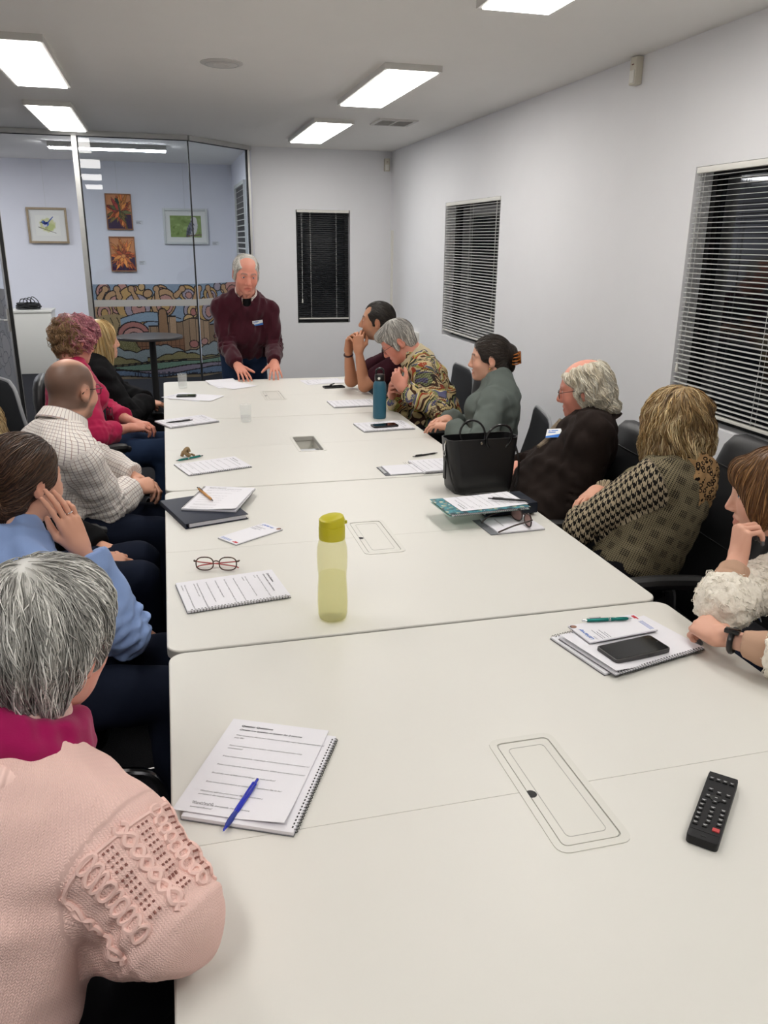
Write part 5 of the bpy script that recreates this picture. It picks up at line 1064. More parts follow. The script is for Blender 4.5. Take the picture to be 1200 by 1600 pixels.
    for p in trunk[:-1] if True else trunk:
        kw = dict(p[-1]); q = list(p[:-1])+[kw]
        if p[0] == 'ell' : kw['clip'] = hemc
        tp.append(tuple(q))
    tp = [p for p in tp if not (p[0] == 'cap' and p is trunk[-1])]
    nk = T.get('neck', 'crew')
    if nk == 'crew': tp += [('cap', at(.86), neck+ck*.012, .070, .052 if fem else .060, {'k': .05, 'clip': (neck+ck*T.get('nh', .008), ck)})]
    elif nk == 'turtle': tp += [('cap', at(.86), neck+ck*.06, .068, .046, {'k': .05, 'clip': (neck+ck*.050, ck)})]
    elif nk == 'scoop': tp += [('cap', at(.82), at(.93), .072, .062, {'k': .05, 'clip': (neck-ck*.022, ck)})]
    if nk == 'scoop' and not T.get('vneck'): tp += [('cap', neck-ck*.03, neck+ck*.15, T.get('hole', .066), .085, {'op': 's', 'k': .006})]
    if T.get('vneck'): tp += [('cap', neck-ck*.03, neck+ck*.15, .066, .085, {'op': 's', 'k': .006}), ('cap', neck+fw*.075-ck*.01, at(T['vneck'], .16), .046, .004, {'op': 's', 'k': .006})]
    bones = [(pel, neck, .14, CAMREF)]
    for sd in arms:
        up = T.get('sleeve', {}).get(sd, T.get('sl', .93)) if isinstance(T.get('sleeve'), dict) else T.get('sl', .93)
        tp += arm(sd, T.get('ad', .004), up, T.get('cuff', .004)); sh, E, W = arms[sd]; bones += [(sh, E, .055, CAMREF), (E, W, .045, CAMREF)]
    tp += T.get('extra', lambda D: [])(dict(at=at, neck=neck, head=head, arms=arms, o=o, ck=ck, side=side, fw=fw, up=upv))
    f = solid(tp, T.get('res', h), t, [(T.get('wr', .0035), T.get('wl', .085), S.get('seed', 1), (1,1,1))]+T.get('noise', []))
    # elbow creases
    X, Y, Z = f.ax[0][:, None, None], f.ax[1][None, :, None], f.ax[2][None, None, :]
    for sd in arms:
        sh, E, W = arms[sd]
        for a, b, L in ((E, sh, .09), (E, W, .07)):
            u = nrm(b-a); s = (X-a[0])*u[0]+(Y-a[1])*u[1]+(Z-a[2])*u[2]; rr = np.sqrt(np.maximum(0, (X-a[0])**2+(Y-a[1])**2+(Z-a[2])**2-s*s))
            f.d += (T.get('crease', .003)*np.sin(s*6.28/.032+rr*25)*np.exp(-(s/L)**2)*(rr < .09)*(s > -.03)).astype(np.float32)
    f_top = f; V, Fq = f.mesh(); uv = cloth_uv(V, bones); col = None
    top = link(T.get('name', 'sweater'), np_mesh('top', V, Fq, T['colf'](V, uv, dict(at=at, TR=TR, neck=neck, pel=pel, H=H)) if 'colf' in T else col, uv), T['mat'], root)
    if T.get('label'): top['label'] = T['label']
    Q = S['trousers']; tr = [('ell', at(.0), (.168*g,.125*g,.11), TR, {'clip': (at(Q.get('waist', .16)), upv)})]
    for sd, (hp, kn, an) in hips.items():
        u = nrm(an-kn); tr += [('cap', hp, kn, .085*kg, .062*kg, {'k': .03, 'rm': .080*kg}), ('cap', kn, an+u*.01, .062*kg, .056*kg, {'k': .03, 'rm': .060*kg, 'clip': (an, u)})]
    f = solid(tr, .019, .008, [(.0035, .09, 3+S.get('seed', 1))]); V, Fq = f.mesh(); bones = []
    for sd, (hp, kn, an) in hips.items(): bones += [(hp, kn, .08, CAMREF), (kn, an, .06, CAMREF)]
    link('trousers', np_mesh('trousers', V, Fq, None, cloth_uv(V, bones)), Q['mat'], root)
    for sd, (hp, kn, an) in hips.items():
        d = S.get('toe', nrm((kn-hp)*V3(1,1,0))); an0 = an*V3(1,1,0); q = an0+UP*.045
        sp = [('cap', q-d*.04, q+d*.06, .037, .035, {}), ('cap', q+d*.05-UP*.008, q+d*.15-UP*.012, .036, .028, {'k': .02}), ('cap', q, an+UP*.02, .04, .042, {'k': .02})]
        f = solid(sp, .013); lo = f.ax[2][None, None, :]; f.d = np.maximum(f.d, (.002-lo).astype(np.float32)); V, Fq = f.mesh(); link('shoe', np_mesh('shoe', V, Fq), MT['shoe'], root)
    return dict(root=root, o=o, at=at, neck=neck, head=head, R=R, hs=hs, arms=arms, side=side, fw=fw, up=upv, ck=ck, TR=TR, S=S, ftop=f_top, top=top)
def hp(D, p): return D['head']+D['R']@(V3(*p)*D['hs'])
def glasses(D, mats, round_=False, thin=False, tint=None, low=0.):
    w = MB(); r = .0011 if thin else .0019; F2 = []; g = MB()
    for s in (-1, 1):
        pts = []
        for k in range(20):
            a = 2*math.pi*k/20; e = 2 if round_ else 2.8; c, q = math.cos(a), math.sin(a)
            x = s*.033+.025*math.copysign(abs(c)**(2/e), c); z = -.003-low+.019*math.copysign(abs(q)**(2/e), q); pts.append(hp(D, (x, .1085-abs(x)*.19, z)))
        w.tube(pts, r, 6, closed=True); n = len(pts); g.add(pts, [tuple(range(n))])
        w.tube([hp(D, p) for p in ((s*.058,.0975,.004-low), (s*.077,.086,.006-low*.6), (s*.083,.03,.006), (s*.084,-.012,.008), (s*.082,-.03,-.008))], r*1.1, 6)
    w.tube([hp(D, p) for p in ((-.008,.107,-.001-low), (0,.1115,.003-low), (.008,.107,-.001-low))], r, 6)
    o = w.build('glasses', mats[0], D['root'], smooth=True, auto=None)
    q = g.build('lens', mats[1], o)
    return o
def name_tag(D, c, n, up, MT, w=.075, h=.04):
    """c on the cloth, world-relative to the person; n outward, up along the tag"""
    n = nrm(n); up = nrm(np.array(up)-n*(np.array(up)@n)); s = np.cross(up, n); R = Matrix(np.stack([s, up, n], 1).tolist())
    m = MB(); m.box(Vector(c)+R@Vector((0,0,.001)), (w, h, .002), R=R); o = m.build('name_tag', MT['tag_white'], D['root']); o['label'] = 'white and blue stick-on name tag'
    m = MB(); pts = [(-w/2,-h/2), (w/2,-h/2), (w/2,-h*.02), (w*.1,-h*.16), (-w/2,-h*.30)]
    q = [Vector(c)+R@Vector((x, y, .0024)) for x, y in pts]; m.add(q, [(0,1,2,3,4)]); m.build('blue_swoosh', MT['tag_blue'], o)
    m = MB(); 
    for x0, x1, y in ((-.4,-.3,.28), (-.25,.12,.3), (-.4,.0,.1)): q = [Vector(c)+R@Vector((x*w, yy*h, .0024)) for x, yy in ((x0,y-.05), (x1,y-.05), (x1,y+.05), (x0,y+.05))]; m.add(q, [(0,1,2,3)])
    m.build('tag_lettering', MT['tag_blue'], o); return o

def snap(f, P, off=0.):
    P = np.array(P, float)
    for _ in range(6): g = f.grad(P); P = P-g*np.clip(f.samp(P)-off, -.02, .02)[:, None]
    return P
def solid_obj(name, prims, mt, D, h=.006, noise=None, label=None, cuvbones=None, par=None):
    f = solid(prims, h, 0., noise); V, F = f.mesh(); o = link(name, np_mesh(name, V, F, None, cloth_uv(V, cuvbones or [(D['neck']-D['ck']*.1, D['neck']+D['ck']*.1, .08, CAMREF)])), mt, par or D['root'])
    if label: o['label'] = label
    return o, f
def collar(D, mt, r=.066, h=.038, fold=.020, gap=28, drop=-.004, tip=.03, name='collar', label=None, front=None):
    """turned-down shirt collar round the neck"""
    n0 = D['neck']+D['ck']*drop; up = D['ck']; f = np.array(front) if front is not None else D['fw']; f = nrm(f-up*(f@up)); s = np.cross(f, up); m = MB(); N = 40; rings = []
    for i in range(N+1):
        a = math.radians(gap+(360-2*gap)*i/N); e = nrm(f*math.cos(a)+s*math.sin(a)); fr = max(0, 1-min(i, N-i)/(N*.28)); rr = r*(1+.10*abs(math.cos(a)))
        P = [n0+e*(rr+.001)-up*.012, n0+e*rr*.985+up*h*(1-.25*fr), n0+e*(rr+.006)+up*(h*(1-.25*fr)+.002), n0+e*(rr+fold+.006*fr)-up*(.006+tip*fr), n0+e*(rr+fold+.006*fr-.003)-up*(.008+tip*fr), n0+e*(rr+.006)+up*(h*.6)]
        rings.append(P)
    k = 6; m.add([p for R in rings for p in R], [(i*k+j, i*k+(j+1) % k, (i+1)*k+(j+1) % k, (i+1)*k+j) for i in range(N) for j in range(k)]+[tuple(range(k-1, -1, -1)), tuple(range(N*k, N*k+k))])
    o = m.build(name, mt, D['root'], smooth=True, auto=60)
    V = np.array([p for R in rings for p in R]); a = o.data.attributes.new('cuv', 'FLOAT_VECTOR', 'POINT'); L = np.arange(len(V)); a.data.foreach_set('vector', np.stack([(L//k)*.011, (L % k)*.013, 0*L], 1).astype(np.float32).ravel())
    if label: o['label'] = label
    return o
def seat_legs(pel, yaw, kz=.53, fwd=.43, spread=.10, ax=.02):
    a = math.radians(yaw); d = V3(math.cos(a), math.sin(a), 0); rt = V3(math.sin(a), -math.cos(a), 0); out = {}
    for sd, sg in (('R', 1), ('L', -1)): k = np.array(pel)*V3(1,1,0)+d*fwd+rt*sg*spread+UP*kz; out[sd] = (k, k*V3(1,1,0)+d*ax+UP*.09)
    return out
# ------------------------------------------------------------------ cloth
def cloth(name, c, rough=.9, weave=700, bump=.35, var=.12, sheen=.0, dist=.0012):
    m = mat(name, c, rough, spec=.12); t = NT(m); co = t.attr('cuv').outputs['Vector']; nz = t.n('TexNoise', i_Vector=t.coord(), i_Scale=14., i_Detail=5); d = tuple(x*(1-var) for x in c[:3])+(1,)
    t.color(t.mix(nz.outputs[0], c, d)); n2 = t.n('TexNoise', i_Vector=co, i_Scale=float(weave), i_Detail=1); t.bump(n2.outputs[0], bump, dist)
    if sheen: m.node_tree.nodes['Principled BSDF'].inputs['Sheen Weight'].default_value = sheen
    return m
def sep(t): s = t.n('SeparateXYZ'); t.inp(s.inputs[0], t.attr('cuv').outputs['Vector']); return s.outputs[0], s.outputs[1], s.outputs[2]
c_maroon = cloth('maroon_wool', rgb(62,20,32), sheen=.2); c_tee = cloth('plum_cotton', rgb(58,26,36)); c_jeans = cloth('blue_denim', rgb(40,56,84), weave=900, var=.3); c_dkjeans = cloth('dark_denim', rgb(24,30,46), var=.3); c_black = cloth('black_knit', rgb(17,17,19)); c_grey = cloth('grey_green_fleece', rgb(104,112,107), bump=.6, weave=420); c_mag = cloth('magenta_knit', rgb(186,40,84), sheen=.15); c_blue = cloth('pale_blue_knit', rgb(134,158,204), weave=500, bump=.3, sheen=.1); c_cream = cloth('cream_cotton', rgb(206,192,160)); c_brown = cloth('dark_brown_suede', rgb(44,36,33), var=.3, weave=300); c_beige = cloth('beige_jersey', rgb(196,160,136), weave=600, bump=.2); c_scarf = cloth('magenta_scarf_cloth', rgb(158,20,84), sheen=.2, weave=300, bump=.2); c_dark = cloth('dark_trouser_cloth', rgb(20,20,24)); c_whitet = cloth('white_undershirt', rgb(222,222,218)); c_tshirt = cloth('charcoal_print_tee', rgb(52,54,60))
def rib(m, f=900., k=.6):
    t = NT(m); u, v, w = sep(t); t.bump(t.math('SINE', t.math('MULTIPLY', u, f)), k, .002); return m
c_bluerib = rib(cloth('pale_blue_rib', rgb(138,161,206)), 1400)
# white shirt with a fine brown check
c_check = mat('fine_check_shirting', rgb(230,224,218), .85, spec=.1); t = NT(c_check); u, v, w = sep(t); p = .0125
lu = t.math('LESS_THAN', t.math('FRACT', t.math('DIVIDE', u, p)), .13); lv = t.math('LESS_THAN', t.math('FRACT', t.math('DIVIDE', v, p)), .13); lw = t.math('LESS_THAN', t.math('FRACT', t.math('DIVIDE', u, p*2)), .5)
t.color(t.mix(t.math('MULTIPLY', t.math('MAXIMUM', lu, lv), .8), rgb(230,224,218), t.mix(lw, rgb(150,120,108), rgb(124,108,112)))); t.bump(t.n('TexNoise', i_Vector=t.coord(), i_Scale=30.).outputs[0], .1, .002)
# houndstooth
c_hound = mat('houndstooth_wool', rgb(150,140,120), .92, spec=.1); t = NT(c_hound); u, v, w = sep(t); P = .0215; a = t.math('DIVIDE', u, P); b = t.math('DIVIDE', v, P); wx = t.math('LESS_THAN', t.math('FRACT', a), .5); wy = t.math('LESS_THAN', t.math('FRACT', b), .5); tw = t.math('LESS_THAN', t.math('FRACT', t.math('MULTIPLY', t.math('ADD', a, b), 2.)), .5)
hv = t.math('ADD', t.math('MULTIPLY', tw, wx), t.math('MULTIPLY', t.math('SUBTRACT', 1., tw), wy)); t.color(t.mix(hv, rgb(164,150,126), rgb(26,24,24))); t.bump(t.n('TexNoise', i_Vector=t.coord(), i_Scale=420.).outputs[0], .4, .001)
# prince-of-wales body of the same jacket is finer
c_houndf = mat('fine_check_tweed', rgb(120,110,92), .92, spec=.1); t = NT(c_houndf); u, v, w = sep(t); f1 = t.math('FRACT', t.math('DIVIDE', u, .0065)); f2 = t.math('FRACT', t.math('DIVIDE', v, .0065)); big = t.math('MULTIPLY', t.math('LESS_THAN', t.math('FRACT', t.math('DIVIDE', u, .05)), .5), t.math('LESS_THAN', t.math('FRACT', t.math('DIVIDE', v, .05)), .5))
sel = t.math('LESS_THAN', t.math('ADD', f1, f2), t.math('ADD', .75, t.math('MULTIPLY', big, .35))); armp = t.math('GREATER_THAN', w, .5); A_ = t.math('DIVIDE', u, P); B_ = t.math('DIVIDE', v, P); wx = t.math('LESS_THAN', t.math('FRACT', A_), .5); wy = t.math('LESS_THAN', t.math('FRACT', B_), .5); tw = t.math('LESS_THAN', t.math('FRACT', t.math('MULTIPLY', t.math('ADD', A_, B_), 2.)), .5)
hv = t.math('ADD', t.math('MULTIPLY', tw, wx), t.math('MULTIPLY', t.math('SUBTRACT', 1., tw), wy)); t.color(t.mix(armp, t.mix(sel, rgb(128,118,94), rgb(36,33,30)), t.mix(hv, rgb(164,150,126), rgb(26,24,24)))); t.bump(t.n('TexNoise', i_Vector=t.coord(), i_Scale=420.).outputs[0], .4, .001); c_hound = c_houndf
c_leo = mat('leopard_scarf', rgb(150,120,84), .85, spec=.1); t = NT(c_leo); vo = t.n('TexVoronoi', i_Vector=t.coord(), i_Scale=58.); d = vo.outputs['Distance']; ringm = t.math('MULTIPLY', t.math('GREATER_THAN', d, .24), t.math('LESS_THAN', d, .46)); t.color(t.mix(ringm, rgb(158,126,88), rgb(28,22,20)))
# many-coloured patterned knit
c_multi = mat('patchwork_patterned_knit', rgb(150,130,90), .92, spec=.1); t = NT(c_multi); u, v, w = sep(t); co = t.attr('cuv').outputs['Vector']; wv = t.n('TexNoise', i_Vector=co, i_Scale=9., i_Detail=1); vo = t.n('TexVoronoi', i_Vector=co, i_Scale=11.); off = t.n('SeparateColor'); t.inp(off.inputs[0], vo.outputs['Color'])
band = t.math('FRACT', t.math('ADD', t.math('MULTIPLY', v, 6.), t.math('ADD', t.math('MULTIPLY', wv.outputs[0], 1.8), off.outputs[0])))
base = t.ramp(band, [(0, rgb(196,176,128)), (.14, rgb(70,50,42)), (.24, rgb(190,170,132)), (.36, rgb(150,66,48)), (.46, rgb(156,150,80)), (.58, rgb(210,196,160)), (.68, rgb(92,92,120)), (.8, rgb(120,128,92)), (.9, rgb(44,40,38))], True)
zig = t.math('ADD', t.math('MULTIPLY', t.math('PINGPONG', u, .006), 1.2), v); st = t.math('LESS_THAN', t.math('FRACT', t.math('MULTIPLY', zig, 60.)), .33); dots = t.n('TexVoronoi', i_Vector=co, i_Scale=130.)
t.color(t.mix(t.math('MULTIPLY', st, t.math('GREATER_THAN', off.outputs[1], .72)), t.mix(t.math('MULTIPLY', t.math('LESS_THAN', dots.outputs['Distance'], .30), t.math('GREATER_THAN', off.outputs[2], .6)), base, rgb(222,204,150)), rgb(64,52,46))); t.bump(t.n('TexNoise', i_Vector=co, i_Scale=500.).outputs[0], .5, .0015)
# stocking-stitch knit
def knit(name, c, p=.0052, k=.9):
    m = mat(name, c, .92, spec=.1); t = NT(m); u, v, w = sep(t); fu = t.math('ABSOLUTE', t.math('SUBTRACT', t.math('FRACT', t.math('DIVIDE', u, p)), .5)); vv = t.math('ADD', t.math('DIVIDE', v, p*.75), t.math('MULTIPLY', fu, 1.6)); hgt = t.math('MULTIPLY', t.math('ABSOLUTE', t.math('SINE', t.math('MULTIPLY', vv, PI))), t.math('MULTIPLY', t.math('SINE', t.math('MULTIPLY', fu, PI*2)), 1.))
    nz = t.n('TexNoise', i_Vector=t.coord(), i_Scale=10., i_Detail=4); d = tuple(x*.86 for x in c[:3])+(1,); t.color(t.mix(t.math('MULTIPLY', t.math('SUBTRACT', 1., hgt), .5), t.mix(nz.outputs[0], c, d), tuple(x*.80 for x in c[:3])+(1,))); t.bump(hgt, k, .0022); return m
c_pink = knit('pink_stocking_stitch', rgb(255,216,206), k=.5); c_pinkrib = rib(cloth('pink_rib', rgb(255,218,208)), 700, .6)
c_fleece = noisy('white_sherpa_fleece', rgb(246,240,228), rgb(236,228,212), 90, .97, .8, .006, spec=.05, Sheen_Weight=.3)
m_skin = attr_mat('skin', .48, .35, .12, 260, .0006); m_hair = attr_mat('hair_strands', .42, .35); 
MT = dict(skin=m_skin, hair=m_hair, black_gloss=mat('pupil', (.004,.004,.004,1), .08), iris_brown=mat('iris_brown', rgb(70,44,28), .12), iris_blue=mat('iris_blue', rgb(84,112,136), .12), eyewhite=mat('eye_white', rgb(222,214,208), .15), shoe=mat('dark_shoe', rgb(22,20,20), .45), tag_white=mat('tag_white', rgb(236,238,240), .5), tag_blue=mat('tag_blue', rgb(40,110,196), .5))
m_wire = mat('dark_wire_frame', rgb(60,48,42), .3, metal=.6); m_bframe = mat('black_acetate', rgb(20,18,18), .3); m_spec = mat('spectacle_lens', (1,1,1,1), .02, Transmission_Weight=1., IOR=1.03, Alpha=.18)
SK = dict(fair=tuple(srgb(214,164,140)), pink=tuple(srgb(214,150,130)), tan=tuple(srgb(190,138,108)), pale=tuple(srgb(220,172,150)))
G1, G2, G3 = srgb(220,216,208), srgb(176,172,165), srgb(134,130,125)
# ------------------------------------------------------------------ the people
def A(el, wr, f, u, curl=(.3,.45,.3), **k): return dict(el=el, wr=wr, f=f, u=u, curl=curl, **k)
# standing man
D = build_person(dict(label='standing man in maroon jumper leaning both hands on the far table end', pelvis=(.565,6.52,.89), neck=(.585,6.37,1.328), head=(.578,6.225,1.480), cyaw=-90, hyaw=-84, hpitch=16, hroll=3, hs=1.10, girth=1.12, sw=.185, skin=SK['pink'], ruddy=.25, jaw=1.05, iris='blue', browa=.6, brow=tuple(G3*.5), eo=.75, seed=11, drop=.115, hres=.0034, nose=1.12, ear=1.15,
    arms={'R': A((.34,6.66,1.0), (.478,6.125,.835), (.30,-.84,-.47), (0,-.5,.9), (.12,.3,.3), spread=1.5, thumb=(.9,0), l1=.285, l2=.25), 'L': A((.83,6.66,1.0), (.757,6.155,.845), (-.08,-.84,-.50), (0,-.5,.9), (.12,.3,.3), spread=1.8, thumb=(.9,0), l1=.285, l2=.25)},
    legs={'R': ((.47,6.53,.48), (.47,6.60,.09)), 'L': ((.66,6.53,.48), (.67,6.62,.09))}, toe=V3(0,-1,0), hair=('sides', [G1, G2, G1], dict(n=700, seg=6, step=.009, r=.0014, jit=.25)),
    top=dict(name='jumper', mat=c_maroon, neck='scoop', vneck=.80, t=.016, hem=-.02, cuff=.005, sl=.97, wr=.006, crease=.004), trousers=dict(mat=c_jeans)))
c_collar = c_check
solid_obj('undershirt', [('cap', D['neck']-D['ck']*.05, D['neck']+D['ck']*.004, .074, .068, {'clip': (D['neck']+D['ck']*.006, D['ck'])}), ('cap', D['neck']-D['ck']*.03+D['fw']*.02, D['at'](.76,.066), .062, .05, {'k': .03})], c_black, D)
collar(D, c_collar, .073, .040, .014, 22, .006, .05, label='pale checked shirt collar')
v0 = D['neck']+D['fw']*.085-UP*.03
name_tag(D, snap(D['ftop'], [D['at'](.66, .2, -.075)], .009)[0], D['fw'], UP+D['side']*.12, MT, .078, .040)
# right row -------------------------------------------------------------
D = build_person(dict(label='dark-haired man in plum tee resting his mouth on clasped hands', pelvis=(1.66,5.32,.58), neck=(1.475,5.375,1.05), head=(1.365,5.395,1.205), cyaw=172, hyaw=158, hpitch=-4, hs=1.04, girth=1.02, skin=SK['tan'], stubble=.35, seed=12, brow=(.02,.015,.012), browa=.9, nose=1.15,
    arms={'L': A((1.262,5.33,.785), (1.222,5.345,1.015), (.05,.20,.97), (-.45,-.85,.1), (.75,1.0,.6), bare=1., thumb=(.3,.4), fix=1), 'R': A((1.215,5.545,.785), (1.175,5.455,1.005), (.10,-.22,.97), (-.55,.80,.1), (.8,1.0,.6), bare=1., thumb=(.3,.4), fix=1)},
    legs=seat_legs((1.66,5.32,.58), 180), hair=('slick', [(.018,.014,.012), (.03,.024,.02), (.05,.042,.036)], dict(n=900, seg=7, r=.0012)), top=dict(name='tee_shirt', mat=c_tee, neck='crew', sl=-.72, cuff=.008), trousers=dict(mat=c_dkjeans)))
E_, W_ = D['arms']['R'][1:]; u_ = nrm(W_-E_); m = MB(); e1 = nrm(np.cross(u_, (1,0,0))); e2 = np.cross(u_, e1); m.tube([W_-u_*.03+(e1*math.cos(a)+e2*math.sin(a))*.0275 for a in np.linspace(0, 2*PI, 21)[:-1]], .0065, 8, closed=True); m.build('wristband', mat('dark_red_band', rgb(52,22,24), .5), D['root'], smooth=True)
D = build_person(dict(label='grey-haired man in patterned patchwork-knit jumper looking down beside the teal bottle', pelvis=(1.60,4.70,.58), neck=(1.492,4.87,1.010), head=(1.375,4.915,1.128), cyaw=168, hyaw=168, hpitch=34, hs=1.03, girth=1.16, skin=SK['pink'], ruddy=.4, iris='blue', browa=.3, brow=tuple(G2), seed=13, jaw=1.05, ear=1.1,
    arms={'L': A((1.50,4.44,.77), (1.305,4.545,.895), (-.35,.55,.75), (-.7,-.7,.15), (.8,.9,.6)), 'R': A((1.62,5.05,.76), (1.290,4.735,.828), (-.2,-.55,.5), (-.85,.1,.3), (.9,1.0,.6))},
    legs=seat_legs((1.60,4.70,.58), 178), hair=('fringe', [G2, G3, G1], dict(n=1300, seg=8, r=.0013, step=.009)), top=dict(name='patterned_jumper', mat=c_multi, neck='crew', t=.018, wr=.007, cuff=.004, ad=.008), trousers=dict(mat=c_dark)))
glasses(D, (m_wire, m_spec), thin=True); solid_obj('roll_collar', [('cap', D['neck']-D['ck']*.02, D['neck']+D['ck']*.08, .104, .086, {'clip': (D['neck']+D['ck']*.062, D['ck'])})], c_cream, D, noise=[(.002,.03,4)], label='cream rib collar')
D = build_person(dict(label='young woman in grey-green jumper with dark hair clipped up', pelvis=(1.58,3.96,.58), neck=(1.690,3.995,.995), head=(1.648,4.065,1.128), cyaw=150, hyaw=158, hpitch=2, hs=.98, fem=1, skin=SK['fair'], brow=(.03,.02,.015), seed=14,
    arms={'L': A((1.55,3.66,.76), (1.40,3.93,.80), (-.6,.6,-.02), (0,0,1)), 'R': A((1.66,4.30,.72), (1.46,4.17,.79), (-.6,-.4,.0), (0,0,1))}, legs=seat_legs((1.66,4.10,.58), 172, kz=.585, fwd=.40, spread=.07),
    hair=('bun', [(.022,.016,.013), (.035,.026,.020), (.05,.036,.028)], dict(n=1400, seg=9, r=.0011, step=.009)), top=dict(mat=c_grey, neck='turtle', wr=.006, ad=.010, t=.015, cuff=.004, crease=.005), trousers=dict(mat=c_cream)))
m = MB(); cb = hp(D, (0,-.145,.0)); R_ = D['R']
for s in (-1, 1):
    for k in range(4): p0 = hp(D, (s*.006, -.150, .030-k*.016)); m.tube(smooth_path([p0, hp(D, (s*.020, -.160, .032-k*.018)), hp(D, (s*.036, -.142, .026-k*.018)), hp(D, (s*.034, -.120, .020-k*.016))], 4), .0042, 6)
    m.tube([hp(D, (s*.018, -.160, .036)), hp(D, (s*.02, -.163, -.026))], .006, 7)
m.build('hair_claw', noisy('amber_tortoiseshell', rgb(190,110,40), rgb(70,36,20), 90, .25, 0), D['root'], smooth=True, auto=None); m = MB(); m.lathe([(.0045, -.004), (.006, 0), (.0045, .004)], 10, hp(D, (-.081,-.002,-.046))); m.build('earring', mat('gold', rgb(200,160,90), .25, metal=1.), D['root'], smooth=True)
D = build_person(dict(label='white-haired man in dark brown jacket leaning back with folded arms', pelvis=(1.48,3.06,.58), neck=(1.775,3.125,.990), head=(1.725,3.155,1.118), cyaw=150, hyaw=145, hpitch=10, hs=1.04, girth=1.15, skin=SK['pink'], ruddy=.35, iris='blue', browa=.2, brow=tuple(G1), seed=15, ear=1.1,
    arms={'L': A((1.62,2.93,.70), (1.47,3.14,.755), (-.3,.9,.1), (-.5,-.2,.8), (.5,.7,.4)), 'R': A((1.74,3.50,.70), (1.52,3.28,.74), (-.6,-.75,.0), (-.3,.3,.9), (.4,.6,.4))}, legs=seat_legs((1.46,3.06,.575), 172),
    hair=('white', [srgb(226,216,196), srgb(206,194,170), srgb(236,230,214)], dict(n=1400, seg=9, step=.011, r=.0013, curl=.005, freq=75, clump=50, locks=(.005,8,2.2,50), jit=.28, off=(-.001,.006))), top=dict(name='jacket', mat=c_brown, neck='scoop', t=.022, ad=.012, wr=.006, crease=.005, cuff=.008), trousers=dict(mat=c_dark)))
glasses(D, (m_wire, m_spec), round_=True, thin=True, low=.006)
collar(D, c_brown, .074, .026, .030, 34, -.012, .07, name='jacket_collar'); solid_obj('shirt_front', [('cap', D['neck']-D['ck']*.03, D['neck']+D['ck']*.012, .072, .064, {'clip': (D['neck']+D['ck']*.012, D['ck'])})], c_check, D)
for s, nm in ((-1, 'scarf_end'),):
    pts = snap(D['ftop'], [D['at'](.80-.08*k, .11, s*(.050-.004*k)) for k in range(5)], .003); m = MB(); m.tube(pts, [.010, .014, .015, .014, .010], 10, flat=1.); m.build(nm, noisy('fawn_patterned_scarf', rgb(150,136,116), rgb(84,70,58), 75, .85, .3, .002, detail=2), D['root'], smooth=True)
tg = snap(D['ftop'], [D['at'](.70, .2, -.125)], .004)[0]; name_tag(D, tg, D['ftop'].grad(tg[None])[0]+V3(-.15,-.35,.3), UP+D['side']*.35, MT, .082, .044)
D = build_person(dict(label='woman with wavy blonde bob in houndstooth jacket, arms folded at the table', pelvis=(1.57,2.42,.58), neck=(1.752,2.445,.970), head=(1.722,2.478,1.098), cyaw=122, hyaw=118, hpitch=3, fem=1, girth=1.06, armr=1.08, sw=.175, skin=SK['fair'], brow=(.12,.08,.05), seed=16, res=.008,
    arms={'L': A((1.405,2.500,.742), (1.60,2.70,.72), (.6,.75,.0), (-.2,0,.9), fix=1), 'R': A((1.72,2.70,.72), (1.555,2.680,.812), (-.80,-.58,-.12), (-.1,.25,.95), (.15,.3,.25), fix=1, bare=.3)}, legs=seat_legs((1.56,2.42,.58), 168),
    hair=('bob', [srgb(122,94,62), srgb(160,128,84), srgb(196,166,116), srgb(226,204,160)], dict(n=2800, seg=11, step=.013, r=.0014, curl=.006, freq=58, clump=45, locks=(.007,7,2.6,38), jit=.18, off=(-.002,.006), res=.004)), top=dict(name='jacket', mat=c_hound, neck='crew', t=.016, ad=.004, wr=.004, cuff=.006, sl=.86, crease=.003, res=.007), trousers=dict(mat=c_dark)))
nk, sd_, fw_ = D['neck'], D['side'], D['fw']
sc = []; 
for i in range(14):
    a0, a1 = 2*PI*i/14, 2*PI*(i+1)/14; q = lambda a: nk+D['ck']*(.018+.012*math.sin(2*a))+(fw_*math.cos(a)+sd_*math.sin(a))*.085; sc.append(('cap', q(a0), q(a1), .030, .030, {'k': .02}))
sc += [('ell', D['at'](.90, -.085), (.11,.045,.085), D['TR'], {'k': .04}), ('ell', D['at'](.74, -.112), (.07,.03,.09), D['TR'], {'k': .04})]
solid_obj('scarf', sc, c_leo, D, .007, [(.004,.05,3)], 'leopard print scarf round the neck')
m = MB(); e_, w_ = D['arms']['R'][1], D['arms']['R'][2]
